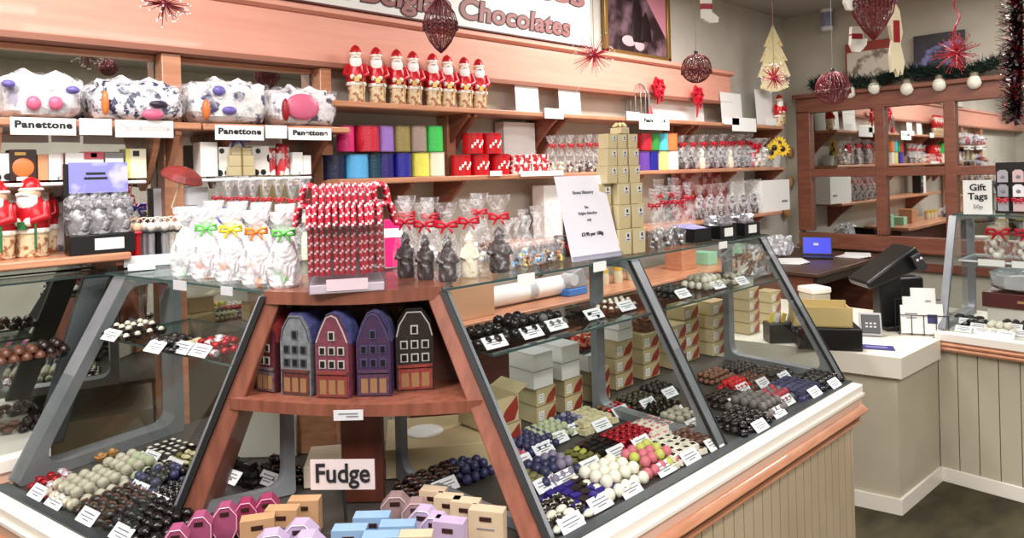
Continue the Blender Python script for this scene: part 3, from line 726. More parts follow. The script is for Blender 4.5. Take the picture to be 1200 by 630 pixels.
for px, nm, col in [(753, 'violet', (110, 70, 170)), (763, 'royal blue', (44, 44, 160)), (774, 'pale yellow', (236, 228, 140)), (786, 'white', (240, 236, 226))]: h2 = reel('%s ribbon reel in the bottom row of the right hand group of reels' % nm, px, Z2, 2.9, 11, 22, col, nm.replace(' ', '_'))
for px, nm, col in [(755, 'crimson', (200, 30, 50)), (764, 'grass green', (60, 150, 60)), (774, 'turquoise', (90, 200, 220)), (785, 'orange', (236, 130, 70))]: reel('%s ribbon reel in the top row of the right hand group of reels' % nm, px, Z2+h2+.002, 2.9, 11, 20, col, nm.replace(' ', '_'))

# ------------------------------------------------------------------ red tins
def red_tin(label, px, z, y, dpx, hp):
    p = onshelf(px, z, y); t = thing('red_tin', label, 'tin', p, -.5, 'red tins on the middle shelf')
    r = wpx(px, z, y, dpx)/2; h = hpx(px, z, y, hp)
    MB().lathe([(r, 0), (r, h*.9)], 22).build('body', mat('tin_red', (200, 24, 34), .3), t)
    MB().lathe([(r*1.03, h*.88), (r*1.03, h*.98), (r*.98, h)], 22).build('lid', mat('tin_red2', (176, 18, 28), .3), t)
    b = MB()
    for k in range(6): a = -PI/2+.25*k-.2; b.box((r*1.01*math.cos(a), r*1.01*math.sin(a), h*(.35+.12*(k % 3))), (.004, .012, .018), rz=a)
    b.build('script_print', WHITE, t, smooth=0); return h
ht = 0
for px, w_ in ((540, 'left'), (561, 'middle'), (585, 'right')): ht = red_tin('red tin in the bottom row of tins on the middle shelf, %s of three' % w_, px, Z2, 2.93, 19, 24)
for px, w_ in ((554, 'left'), (575, 'right')): red_tin('red tin in the upper row of tins on the middle shelf, %s one' % w_, px, Z2+ht+.001, 2.93, 19, 24)
for k, (px, zz) in enumerate([(606, 0), (628, 0), (607, 1), (627, 1)]):
    h = hpx(px, Z2, 2.9, 11); p = onshelf(px, Z2+zz*(h+.001), 2.9)
    t = thing('patterned_packet', 'red and white patterned sweet packet right of the red tins, %s %s' % (('lower', 'upper')[zz], ('left', 'right')[k % 2]), 'packet', p, 0, 'patterned packets beside the tins')
    boxm(t, 'packet', (wpx(px, Z2, 2.9, 20), .09, h), mat('packet_print', (240, 232, 226), .35, col2=(186, 30, 44), scale=34, thr=(.48, .54)))
p = onshelf(601, Z2+.10, 3.03); t = thing('white_box', 'plain white box standing behind the red tins', 'box', onshelf(605, Z2, 3.04)); boxm(t, 'box', (.26, .08, hpx(605, Z2, 3.04, 60)), WHITE); 

# ------------------------------------------------------------------ bags on the middle shelf
DKM = [DCH, MCH, mat('sweet_white', (236, 230, 222), .4), mat('sweet_black', (20, 16, 18), .4)]
ordn = ['first', 'second', 'third', 'fourth', 'fifth', 'sixth', 'seventh', 'eighth', 'ninth', 'tenth', 'eleventh', 'twelfth']
for k, px in enumerate([646, 657, 668, 679, 690, 700, 709]):
    cello_bag('small red bowed sweet bag between packets and gold box tower, %s from left' % ordn[k], 'sweet bag', onshelf(px, Z2, 2.9+.03*(k % 2)), hpx(px, Z2, 2.9, 44), wpx(px, Z2, 2.9, 10.5), 'sweet bags left of the gold box tower', c_pieces, [WCH, MCH, DKM[2]] if k < 3 else DKM, d=.8)
for k, px in enumerate([799, 811, 823, 835, 846, 856, 866, 876]):
    whitef = k in (2, 5)
    cello_bag('red bowed bag with %s chocolate figure on the middle shelf, %s from left' % ('white' if whitef else 'dark', ordn[k]), 'sweet bag', onshelf(px, Z2, 2.9+.02*(k % 2)), hpx(px, Z2, 2.9, 40), wpx(px, Z2, 2.9, 10), 'figure bags on the middle shelf', c_figure, WCH if whitef else [DCH, MCH], d=.8)
for k, px in enumerate([884, 893]):
    cello_bag('%s small bag next to the sunflower' % ('red and white sweet filled' if k == 0 else 'silvery white sweet filled'), 'sweet bag', onshelf(px, Z2, 2.9), hpx(px, Z2, 2.9, 34), wpx(px, Z2, 2.9, 13), 'figure bags on the middle shelf', c_pieces, [FOILR, FOILW, DKM[2]] if k == 0 else [FOILS, DKM[2], WCH], bowm=RED if k == 0 else None, d=.8)
# sunflower in a pot
p = onshelf(908, Z2, 2.92); t = thing('potted_sunflower', 'yellow sunflowers in a small clear pot at the right end of the middle shelf', 'flowers', p, -.75)
MB().lathe([(.045, 0), (.06, .10)], 14).build('pot', mat('pot_glass', (190, 192, 190), .2), t)
for k, (x, z, y) in enumerate([(-.02, .17, -.05), (.06, .16, -.03), (.03, .21, -.03), (-.05, .13, -.05)]):
    b = MB()
    for i in range(12):
        a = 2*PI*i/12; c = Vector((x+.045*math.cos(a), y-.004, z+.045*math.sin(a)))
        u = Vector((math.cos(a), 0, math.sin(a))); v = Vector((-math.sin(a), 0, math.cos(a)))
        b.quad([c-u*.025, c+v*.014-Vector((0, .006, 0)), c+u*.03, c-v*.014-Vector((0, .006, 0))])
    f = b.build('petals', mat('sunflower_yellow', (244, 206, 40), .5), t, smooth=0)
    MB().ball((x, y-.008, z), .026, sy=.4, n=10, k=5).build('flower_centre', DCH, f)
    MB().tube([(x, y, z), (x*.3, 0, .06)], .004, 5).build('stem', GREEN, f)

# ------------------------------------------------------------------ things on top of the long shelf
def card(label, px, pyt, pyb, wpx_, y=2.97, z=None, m=WHITE, lean=.06, cat='card', name='display_card', ink=None):
    z = Z1 if z is None else z
    p = onshelf(px, z, y); h = hpx(px, z, y, pyb-pyt); w = wpx(px, z, y, wpx_)
    t = thing(name, label, cat, p, 0, None)
    M = Matrix.Rotation(-lean, 4, 'X')
    b = MB(); b.T = M; b.box((0, 0, h/2), (w, .003, h)); b.build('card', m, t, smooth=0)
    b = MB(); b.T = M; b.box((0, .02, h*.3), (w*.2, .04, .003)); b.build('strut', m, t, smooth=0)
    if ink:
        b = MB(); b.T = M
        for zz, ww in ink: b.box((0, -.0022, h*zz), (w*ww, .001, .006))
        b.build('lettering', INKG, t, smooth=0)
    return t
card('plain white card on the top shelf right of the foil santas', 619, 91, 127, 27)
t = card('white card with faint grey twig drawing on the top shelf, second white card from santas', 669, 95, 130, 25)
b = MB(); b.tube([(-.09, -.008, .02), (0, -.012, .12), (.08, -.014, .2)], .002, 4); b.tube([(-.12, -.008, .10), (0, -.012, .12), (.1, -.01, .06)], .002, 4); b.build('twig_drawing', mat('twig_grey', (160, 160, 160), .6), t)
card('wide white card behind the two red bows on the top shelf', 796, 92, 136, 62, y=3.04)
card('tall white card on the top shelf between the bows and the white tree', 859, 99, 137, 24, y=2.95)
card('tall white card on the top shelf below the white tree', 898, 97, 140, 20, y=2.92)
t = card('grey card standing behind the tall white cards on the top shelf', 879, 97, 138, 22, y=3.05, m=mat('card_grey', (186, 184, 172), .6))
for k, (px, z, lab) in enumerate([(770, .10, 'red ribbon bow pinned at left of the wide white card'), (816, .12, 'red ribbon bow with long tail below the round wire bauble')]):
    q = onY(px, 103 if k == 0 else 112, 2.93); t = thing('ribbon_bow', lab, 'bow', q)
    for i in range(3):
        b = MB(); R = Matrix.Rotation(i*1.05, 4, 'Y'); b.T = R
        for s in (-1, 1): b.tube([(0, 0, 0), (s*.04, -.02, .025), (s*.07, -.012, .01), (s*.05, -.01, -.02), (0, 0, 0)], [.008, .014, .016, .014, .008], 6)
        b.build('loop', RED, t, smooth=60)
    b = MB(); b.tube([(0, 0, 0), (.01, -.006, -.08), (.0, 0, -.17 if k else -.12)], [.01, .012, .006], 6); b.tube([(0, 0, 0), (.05, -.006, -.06), (.06, 0, -.10)], [.008, .012, .006], 6); b.build('tail', RED, t, smooth=60)
# wire bird cage silhouette and red cloth on the top shelf
p = onshelf(748, Z1, 3.0); t = thing('wire_cage', 'small grey wire bird cage ornament on the top shelf left of the bows', 'ornament', p)
b = MB(); rr_, hh = .085, .19
for i in range(14):
    a = 2*PI*i/14; b.tube([(rr_*math.cos(a), rr_*math.sin(a), 0), (rr_*math.cos(a), rr_*math.sin(a), hh), (rr_*.6*math.cos(a), rr_*.6*math.sin(a), hh+.06), (0, 0, hh+.09)], .003, 4)
b.build('wires', mat('cage_grey', (128, 126, 122), .4, .4), t)
b = MB(); b.lathe([(rr_+.004, 0), (rr_+.004, .008)], 20); b.tube([(rr_*math.cos(2*PI*i/20), rr_*math.sin(2*PI*i/20), hh) for i in range(20)], .004, 5, closed=True); b.build('hoop', MATS['cage_grey'], t)
MB().tube([(0, 0, hh+.09), (0, 0, hh+.14)], [.012, .004], 8).build('finial', MATS['cage_grey'], t)
t = thing('red_cone_hat', 'little red felt cone lying on the top shelf beside the wire cage', 'ornament', onshelf(762, Z1, 2.92)); MB().lathe([(.035, 0), (.002, .11)], 12).build('cone', RED, t)
# white christmas tree ornament at the shelf end, and a small foil figure
p = onY(900, 108, 2.86); 
t = thing('felt_tree', 'large cream felt christmas tree ornament hanging on a red ribbon at the shelf end', 'ornament', (p.x, 2.80, p.z), -.85)
k_ = mpp(p); hh = 78*k_; pts = []
for i, (w_, z_) in enumerate([(.05, 0), (.21, .06), (.13, .24), (.24, .22), (.15, .46), (.2, .45), (.10, .68), (.14, .67), (.0, 1.0)]): pts.append((w_*hh, z_*hh))
poly = [(x, 0, z) for x, z in pts]+[(-x, 0, z) for x, z in pts[-2::-1]]
MB().prism(poly, (0, .02, 0)).build('tree', mat('cream_felt', (240, 228, 180), .9, col2=(226, 200, 140), scale=30, thr=(.5, .7), bump=.4), t, smooth=0)
MB().tube([(0, .01, hh*.98), (0, .01, hh*2.2)], .006, 6).build('hanging_ribbon', RED, t)
p = onshelf(914, Z1, 2.88); foil_santa('small dark and white foil figure at the right end of the top shelf', p, hpx(914, Z1, 2.88, 38), None, rz=-.6)
# hanging starburst in front of the felt tree
# ------------------------------------------------------------------ panettones on the left shelves
rg = random.Random(3)
def lump(w, d, h, seed, amp=.08, n=22, k=12):
    r_ = random.Random(seed); ph = [r_.random()*6 for _ in range(8)]
    b = MB(); vs = []; fs = []
    def se(v, e): return math.copysign(abs(v)**e, v)
    for j in range(k+1):
        v = -PI/2+PI*j/k
        for i in range(n):
            u = 2*PI*i/n
            x = se(math.cos(v), .5)*se(math.cos(u), .6); y = se(math.cos(v), .5)*se(math.sin(u), .6); z = se(math.sin(v), .6)
            f = 1+amp*(math.sin(5*u+ph[0]+3*v)+.7*math.sin(9*u+ph[1]-4*v)+.6*math.sin(7*v+ph[2]+2*u))*(.4+.6*max(0, z+.4))
            vs.append((x*f*w/2, y*f*d/2, max(0, h/2+z*f*h/2)))
    for j in range(k):
        for i in range(n): fs.append((j*n+i, j*n+(i+1) % n, (j+1)*n+(i+1) % n, (j+1)*n+i))
    b.add(vs, fs); return b
def panettone(label, px, wp, hp, seed, m, patches, y=2.93):
    p = onshelf(px, ZP, y); w = wpx(px, ZP, y, wp); h = hpx(px, ZP, y, hp)
    t = thing('wrapped_panettone', label, 'panettone', p, 0, 'wrapped panettones on the left shelves')
    b = lump(w, .25, h, seed)
    o = b.build('wrapping', m, t, smooth=30)
    e = lump(w*1.02, .255, h*1.02, seed+9, .1).build('cellophane', CELLO, t, smooth=25)
    for nm, x, z, rx, rz_, mm in patches:
        q = MB(); q.ball((x*w, -.128, z*h), 1, sx=rx*w, sy=.016, sz=rz_*h, n=16, k=8); q.build(nm, mm, t, smooth=60)
    b = MB()
    for s in (-1, 1):
        b.tube([(0, -.02, h*.95), (s*.05, -.03, h*1.06), (s*.09, -.05, h*.96), (s*.03, -.04, h*.93)], [.008, .02, .016, .008], 6)
    b.build('gathered_top', mat('wrap_tie', (236, 232, 238), .3), t, smooth=40)
    return t
PINKP = mat('pink_print', (214, 104, 136), .35); BLUEP = mat('violet_print', (110, 100, 176), .35)
WR1 = mat('wrap_white', (240, 238, 242), .22, col2=(176, 170, 190), scale=16, thr=(.56, .66), bump=.5, bscale=30)
WR2 = mat('wrap_blue', (238, 238, 244), .22, col2=(60, 62, 96), scale=38, thr=(.50, .58), bump=.5, bscale=30)
WR3 = mat('wrap_mixed', (242, 240, 240), .22, col2=(70, 66, 110), scale=14, thr=(.56, .62), bump=.5, bscale=30)
WR4 = mat('wrap_pinkish', (240, 234, 238), .22, col2=(96, 92, 104), scale=22, thr=(.55, .62), bump=.5, bscale=30)
ORP = mat('orange_print', (214, 120, 60), .35)
panettone('white wrapped panettone with two round pink prints, leftmost on the shelf', 46, 96, 50, 1, WR1, [('pink_roundel', -.14, .32, .09, .17, PINKP), ('pink_roundel', .12, .34, .09, .17, PINKP), ('violet_patch', .33, .66, .09, .09, BLUEP), ('violet_patch', -.42, .72, .08, .09, BLUEP)])
panettone('blue speckled panettone with orange and pink prints, second from left', 157, 110, 46, 2, WR2, [('orange_stripe', -.38, .4, .04, .3, ORP), ('dark_label', .16, .42, .1, .1, mat('dark_label', (50, 44, 60), .4)), ('pink_patch', .1, .16, .12, .14, PINKP)])
panettone('white panettone with violet patches right of the wooden post', 263, 92, 48, 3, WR3, [('orange_stripe', -.36, .3, .05, .24, ORP), ('violet_patch', -.08, .3, .09, .1, BLUEP), ('violet_patch', -.2, .75, .08, .12, BLUEP)])
panettone('pink and silver wrapped panettone, rightmost by the second post', 348, 80, 42, 4, WR4, [('pink_patch', -.1, .5, .24, .36, PINKP), ('crimson_patch', -.34, .4, .05, .3, REDD)])

def shelf_sign(label, px0, px1, pyt, pyb, body, name='shelf_sign', y=YS-.006, mt=INK, cat='sign', size=None, bold=.0015):
    z1 = onY((px0+px1)/2, pyt, y).z; z0 = onY((px0+px1)/2, pyb, y).z; x0 = onY(px0, pyb, y).x; x1 = onY(px1, pyb, y).x
    t = thing(name, label, cat, ((x0+x1)/2, y, z0))
    MB().box((0, -.002, (z1-z0)/2), (x1-x0, .003, z1-z0)).build('card', WHITE, t, smooth=0)
    if body:
        s_ = size or (z1-z0)*.55
        me = text_mesh(body, s_, bold=bold, spacing=1.1); xs = [v.co.x for v in me.vertices]
        k = min(1.25, (x1-x0)*.88/(max(xs)-min(xs)))
        for v in me.vertices: v.co.x *= k
        me.transform(FACE_B((0, -.0042, (z1-z0)*.58))); me.materials.clear(); me.materials.append(mt)
        o = bpy.data.objects.new('lettering', me); C.objects.link(o); o.parent = t
    return t
shelf_sign('white sign reading Panettone below the pink spotted panettone', 12, 89, 138, 158, 'Panettone')
shelf_sign('blank white card on the shelf edge right of the first Panettone sign', 93, 131, 139, 158, None)
shelf_sign('faded white Panettone sign below the blue speckled panettone', 135, 203, 141, 161, 'Panettone', mt=mat('faded_ink', (206, 200, 200), .6))
shelf_sign('white sign reading Panettone below the violet patched panettone', 252, 309, 147, 164, 'Panettone')
shelf_sign('blank white card between the two Panettone signs right of the post', 311, 336, 147, 162, None)
shelf_sign('white sign reading Panettone below the pink and silver panettone', 338, 388, 150, 164, 'Panettone')
# small white cards clipped to the long shelves
for k, (a, b_, c, d, lab) in enumerate([(638, 660, 127, 139, 'small white card clipped to the top shelf edge right of the plain cards'), (848, 866, 138, 146, 'small white card on the top shelf edge below the tall white card'), (858, 886, 138, 154, 'larger white card hanging from the top shelf edge above the sweet bags'), (898, 910, 138, 146, 'smallest white card near the right end of the top shelf edge')]):
    shelf_sign(lab, a, b_, c, d, None)
shelf_sign('white printed sign hanging at the middle of the top shelf above the reels', 749, 784, 134, 152, 'Pears      1.4', size=.035, y=YS-.011)
shelf_sign('narrow blank card just left of the printed sign on the top shelf', 734, 749, 131, 141, None)
for a, b_, lab in ((574, 588, 'small white card on the middle shelf edge below the red tins'), (610, 660, 'long white strip card on the middle shelf edge left of the price notice')):
    shelf_sign(lab, a, b_, 200, 206, None)

# ------------------------------------------------------------------ boxes on the white edged shelves
def carton(label, px, wp, hp, m, y=2.93, d=.09, z=ZB, extra=None, name='biscuit_box', cat='box', group=None, rz=0):
    p = onshelf(px, z, y); w = wpx(px, z, y, wp); h = hpx(px, z, y, hp)
    t = thing(name, label, cat, p, rz, group); boxm(t, 'carton', (w, d, h), m)
    for nm, x, zz, ww, hh, mm, rd in (extra or []):
        q = MB()
        if rd: q.ball((x*w, -d/2, zz*h), 1, sx=ww*w/2, sy=.004, sz=hh*h/2, n=18, k=8)
        else: q.box((x*w, -d/2-.0015, zz*h), (ww*w, .003, hh*h))
        q.build(nm, mm, t, smooth=60 if rd else 0)
    return t
BROWNB = mat('brown_box', (52, 28, 26), .35); WBOX = mat('white_box', (240, 238, 234), .4); PEACHB = mat('peach_box', (216, 150, 110), .4)
HARL = mat('harlequin_print', (24, 22, 24), .35, col2=(226, 222, 216), scale=26, kind='vor', thr=(.36, .42))
TWIG = mat('twig_print', (242, 240, 236), .4, col2=(60, 50, 50), scale=10, thr=(.66, .69))
GB = 'boxed biscuits below the panettones'
carton('black and white patterned box cut by the left photo edge', 3, 12, 32, HARL, group=GB)
carton('dark brown box with round orange biscuit print', 25, 32, 36, BROWNB, group=GB, extra=[('biscuit_print', 0, .42, .8, .62, ORP, 1), ('gold_band', -.1, .86, .4, .1, FOILG, 0), ('price_card', .0, .06, .5, .12, WHITE, 0)])
carton('peach sided narrow box right of the orange biscuit box', 48, 12, 30, PEACHB, group=GB)
carton('white box with pink edge and dark twig print', 63, 17, 30, TWIG, group=GB, extra=[('pink_edge', .42, .5, .14, 1, mat('pale_pink', (226, 180, 176), .4), 0)])
carton('plain white box right of the pink edged box', 85, 22, 31, WBOX, group=GB, extra=[('leaf_print', .2, .3, .3, .2, INKG, 1)])
carton('white box with red top band below the panettones', 107, 23, 32, TWIG, group=GB, extra=[('red_band', 0, .86, .98, .26, mat('band_red', (190, 70, 84), .4), 0), ('seal', 0, .86, .3, .16, BROWNB, 0)])
carton('white box with grey top and small black spots', 131, 21, 30, TWIG, group=GB, extra=[('grey_top', 0, .9, .98, .18, mat('box_grey', (120, 116, 118), .4), 0), ('spot', -.15, .4, .2, .1, INK, 1), ('spot', .15, .35, .2, .1, INK, 1)])
carton('cream box with yellow edge beside the shelf bracket', 156, 24, 34, mat('cream_box', (240, 234, 206), .4), group=GB, extra=[('yellow_edge', -.4, .5, .18, 1, mat('box_yellow', (226, 220, 110), .4), 0), ('seal', .0, .84, .3, .18, INK, 0)])
carton('tall plain white box right of the shelf bracket', 241, 20, 40, WBOX, group=GB)
carton('black and white print box left of the gold box stack', 259, 13, 34, HARL, group=GB)
carton('black and white print box right of the gold box stack', 301, 20, 34, HARL, group=GB)
for px, w_, lab in ((317, 11, 'narrow red and white printed tin'), (331, 15, 'wider red and white printed tin')):
    p = onshelf(px, ZB, 2.92); t = thing('printed_tin', lab+' below the rightmost panettone', 'tin', p, 0, 'red printed tins'); r = wpx(px, ZB, 2.92, w_)/2; h = hpx(px, ZB, 2.92, 32 if w_ == 11 else 37)
    MB().lathe([(r, 0), (r, h*.86), (r*.9, h*.9)], 18).build('body', mat('tin_print', (196, 44, 56), .35, col2=(244, 238, 236), scale=24, thr=(.48, .54)), t); MB().lathe([(r*.92, h*.88), (r*.92, h*.99), (r*.4, h)], 18).build('lid', REDD, t)
carton('white printed box beside the second wooden post', 344, 12, 26, TWIG, group=GB)
carton('clear fronted white box next to the second wooden post', 355, 9, 22, WBOX, group=GB)
GOLDB = mat('gold_card', (204, 190, 152), .42, .05, col2=(194, 178, 138), scale=5)
h = 0
for k, (w_, hp) in enumerate([(31, 11), (28, 13), (23, 9)]):
    p = onshelf(279, ZB, 2.90); w = wpx(279, ZB, 2.9, w_); hh = hpx(279, ZB, 2.9, hp)
    t = thing('gold_gift_box', ['widest gold gift box at the bottom of the stack under the panettones', 'middle gold gift box in the stack under the panettones', 'smallest gold gift box topping the stack under the panettones'][k], 'gift box', (p.x, 2.90, ZB+h), 0, 'gold gift box stack')
    boxm(t, 'carton', (w, .09, hh*.98), GOLDB); MB().box((.0, 0, hh/2), (.008, .093, hh+.001)).build('ribbon', mat('gold_ribbon', (150, 130, 80), .3, .4), t, smooth=0)
    h += hh
p = onshelf(279, ZB, 2.9); t = thing('ribbon_bow', 'violet and white bow on top of the gold gift box stack', 'bow', (p.x, 2.90, ZB+h+.001)); bow(t, (0, 0, .036), .09, BLUEP)

# things on the low left shelf
p = onshelf(117, ZL, 2.81); w = wpx(117, ZL, 2.81, 76)
t = thing('display_tray', 'black tray of clear packed silver figures below a violet header card', 'display tray', p)
MB().box((0, -.005, .035), (w, .09, .07)).build('tray', BLACK, t, bevel=.003)
MB().box((.02, -.051, .035), (w*.45, .002, .04)).build('front_card', WHITE, t)
MB().box((0, .044, .19), (w*.98, .006, .26)).build('back_card', BLACK, t)
MB().box((.01, .0385, .27), (w*.92, .004, .11)).build('header_card', mat('violet_header', (140, 140, 214), .35, col2=(200, 200, 236), scale=9, thr=(.5, .6)), t)
b = MB(); b.box((0, .036, .285), (w*.3, .002, .008)); b.box((0, .036, .268), (w*.36, .002, .008)); b.build('lettering', INK, t, smooth=0)
for k in range(3):
    q = thing('wrapped_figure', 'silver and clear wrapped chocolate figure in the black tray, %s of three' % ('left', 'middle', 'right')[k], 'chocolate figure', p+Vector(((k-1)*w*.32, -.006, .071)), 0, 'wrapped figures in the black tray')
    b = MB(); b.lathe([(.028, 0), (.036, .03), (.03, .07), (.02, .085)], 12, sy=.8); b.ball((0, 0, .105), .026, n=10, k=6); b.ball((-.02, 0, .128), .010, n=8, k=4); b.ball((.02, 0, .128), .010, n=8, k=4); b.build('figure', mat('silver_brown', (150, 146, 152), .25, .5, col2=(60, 44, 42), scale=30, thr=(.5, .6)), q, smooth=60)
    MB().lathe([(.038, 0), (.047, .04), (.044, .12), (.02, .15)], 14, sy=.9).build('clear_cover', CELLO, q)
for px, lab in ((66, 'left'), (79, 'right')):
    carton('small grey photo printed box behind the santas and the black tray, %s one' % lab, px, 13, 88 if lab == 'left' else 84, mat('photo_box', (206, 200, 204), .4, col2=(90, 84, 92), scale=18, thr=(.5, .6)), y=3.03, z=ZL, d=.05)

# ------------------------------------------------------------------ goods standing on the glass tops
ZG = ZT+.008
def top(px, py, z=ZG): return onZ(px, py, z)
def face(p): v = CP-Vector(p); return math.atan2(v.y, v.x)+PI/2      # turn -Y towards the visitor
SW = [mat('sweet_g', (120, 220, 110), .3), mat('sweet_y', (250, 226, 60), .3), mat('sweet_o', (246, 140, 50), .3), mat('sweet_r', (226, 60, 70), .3), WHITE2, WHITE2, WHITE2]
def c_sweets(t, h, r, d, m):
    c_pieces(t, h, r, d, m)
GBAG = 'cellophane bags on the left counter'
BR = cellomat('bright_cellophane', 1.0, scale=18, sharp=(.32, .58)); 
front = [(219, 326, 84, 32), (243, 329, 86, 34), (272, 332, 88, 36), (302, 336, 90, 36), (334, 338, 90, 36)]
for k, (px, py, hp, wp) in enumerate(front):
    p = top(px, py); s = mpp(p)
    cello_bag('bright white cellophane bag in the front row on the left counter, %s from left' % ordn[k], 'sweet bag', p, hp*s, wp*s, GBAG, c_sweets, SW[k % 3:] if k % 2 else [WHITE2, SW[k % 4], WHITE2], bowm=(None, SW[0], SW[1], SW[2], SW[0])[k], d=.7, rz=face(p), film=BR)
mid = [ (252, 313, 78, 28), (280, 316, 80, 28), (308, 319, 82, 28), (336, 321, 82, 28)]
for k, (px, py, hp, wp) in enumerate(mid):
    p = top(px, py); s = mpp(p)
    cello_bag('white cellophane bag in the middle row on the left counter, %s from left' % ordn[k], 'sweet bag', p, hp*s, wp*s, GBAG, c_sweets, [WHITE2, SW[(k+1) % 4], INK], bowm=None, d=.7, rz=face(p), film=BR)
back = [(256, 298, 92, 18), (270, 299, 92, 18), (285, 300, 94, 18), (299, 301, 94, 18), (314, 302, 95, 18), (329, 303, 96, 18), (344, 304, 96, 18), (358, 305, 96, 18)]
for k, (px, py, hp, wp) in enumerate(back):
    p = top(px, py); s = mpp(p)
    cello_bag('tall red bowed bag in the back row on the left counter, %s from left' % ordn[k], 'sweet bag', p, hp*s, wp*s, GBAG, c_figure, [WCH, MCH] if k % 2 else [FOILS, DCH], d=.8, rz=face(p), bw=.036)
p = top(250, 309); t = thing('ribbon_bow', 'blue ribbon bow lying over the bags at the left of the back row', 'bow', p, face(p)); bow(t, (0, -.02, .185), .085, mat('blue_satin', (60, 50, 190), .3))
MB().tube([(0, -.02, .185), (.01, -.01, .09), (0, 0, 0)], .003, 5).build('stem', WHITE2, t)
# lolly rack
p = top(182, 309); s = mpp(p); f = face(p)
t = thing('lolly_rack', 'white tray rack holding foil lollies at the left end of the counter', 'rack', p, f)
b = MB(); w = 62*s; b.box((0, 0, .004), (w, .10, .008)); b.box((0, -.05, .02), (w, .004, .04)); b.box((0, .05, .03), (w, .004, .06)); b.box((-w/2, 0, .02), (.004, .10, .04)); b.box((w/2, 0, .02), (.004, .10, .04)); b.build('tray', WHITE2, t)
LC = [('red', FOILR), ('red', FOILR), ('silver', FOILS), ('silver', FOILS), ('black', BLACK), ('silver', FOILS), ('white', FOILW), ('white', FOILW)]
M_ = Matrix.Rotation(f, 4, 'Z')
for k, (cn, cm) in enumerate(LC):
    q = p + M_ @ Vector(((k-3.5)*w*.115, -.015 if k % 2 else .022, .0085)); 
    lo = thing('foil_lolly', '%s foil wrapped stick figure in the white rack, %s from left' % (cn, ordn[k]), 'lolly', q, f, 'foil lollies in the white rack')
    b = MB(); b.lathe([(.010, 0), (.012, .02), (.011, .09), (.013, .115)], 10); b.build('body', cm, lo, smooth=60)
    b = MB(); b.ball((0, 0, .133), .017, n=10, k=6, sy=.7); b.tube([(.022*math.cos(a_*PI/6), 0, .150+.016*math.sin(a_*PI/6)) for a_ in range(0, 7)], .0025, 5); b.build('head', FOILW if k > 1 else SKIN, lo, smooth=60)
    b = MB(); b.tube([(-.015, -.012, .114), (0, -.016, .112), (.015, -.012, .114)], .005, 6); b.build('ribbon_tie', RED if k < 2 else INK, lo, smooth=60)
p = top(214, 300); f = face(p); s = mpp(p)
t = thing('acrylic_sign', 'clear acrylic sign with small print behind the foil lollies', 'sign', p, f)
MB().box((0, .03, .145), (58*s, .004, .27)).build('panel', mat('frosted', (226, 226, 232), .3), t); b = MB(); b.box((0, .0, .004), (58*s, .07, .006)); b.build('foot', ACRY, t)
b = MB(); b.box((-.0, .027, .205), (34*s, .001, .004)); b.box((0, .027, .192), (26*s, .001, .004)); b.build('lettering', INKG, t, smooth=0)
p = top(150, 312); 
t = thing('card_tray', 'flat white card tray at the left end of the counter', 'tray', top(166, 316), face(p)); b = MB(); b.box((0, 0, .011), (.085, .055, .02)); b.build('tray', WHITE2, t, bevel=.002)

# ------------------------------------------------------------------ candy cane jar on the tower
p = top(407, 336, ZT+.0125); s = mpp(p); fz = face(p)
J = thing('candy_cane_jar', 'clear acrylic jar on the wooden tower holding red candy canes', 'jar', p, fz)
wj = 82*s; hj = 88*s
b = MB()
for sx, sy, dx, dy in ((0, -1, wj, .004), (0, 1, wj, .004), (-1, 0, .004, wj), (1, 0, .004, wj)): b.box((sx*wj/2, sy*wj/2, hj/2), (dx, dy, hj))
b.build('clear_walls', ACRY, J, smooth=0)
b = MB(); b.box((0, 0, .012), (wj, wj, .024)); b.build('base', mat('acrylic_base', (226, 214, 220), .2), J, bevel=.003)
b = MB(); b.box((0, -wj/2-.003, .022), (wj*.55, .002, .03)); b.build('price_sticker', mat('sticker', (216, 196, 206), .4), J)
b = MB(); b.box((0, 0, hj*.66), (wj*.6, wj*.6, hj*1.3)); b.build('inner_block', mat('acrylic_core', (200, 150, 160), .3), J)
CRED = mat('cane_red', (190, 32, 56), .25, coat=.4); CWHT = mat('cane_white', (240, 210, 212), .25, coat=.4)
def cane_mesh(L, r=.0066, R=.0165):
    pts = [(0, 0, -L+L*k/30) for k in range(31)]+[(0, -R+R*math.cos(a), R*math.sin(a)) for a in [PI*k/10 for k in range(1, 11)]]+[(0, -2*R-.001*k, -.006*k) for k in range(1, 7)]
    b = MB(); b.tube(pts, r, 8, cols=lambda j, i: 1 if ((j+i*.5) % 4) < .8 else 0)
    me = b.build('candy_cane', [CRED, CWHT], None, smooth=60); d = me.data; bpy.data.objects.remove(me); return d
c1 = cane_mesh(.165); c2 = cane_mesh(.17)
def canes(n, R0, z, lab, me, gr):
    for k in range(n):
        u = k/n*4; side = int(u); q = (u-side)*2-1
        x, y = [(q, -1), (1, q), (-q, 1), (-1, -q)][side]
        nx, ny = [(0, -1), (1, 0), (0, 1), (-1, 0)][side]
        o = bpy.data.objects.new('candy_cane', me); C.objects.link(o)
        loc = Vector((x*R0, y*R0, z+.004*rg.random())); M_ = Matrix.Rotation(fz, 4, 'Z')
        o.location = p + M_ @ loc; o.rotation_euler = (0, rg.uniform(-.03, .03), fz+math.atan2(ny, nx)+PI/2+rg.uniform(-.12, .12))
        tag(o, lab, 'candy cane', gr)
canes(46, wj*.47, hj+.004, 'red and white striped candy cane hooked on the lower rim of the jar', c1, 'candy canes on the lower rim')
canes(36, wj*.40, hj+.056, 'red and white striped candy cane in the raised middle tier of the jar', c2, 'candy canes in the upper tier')

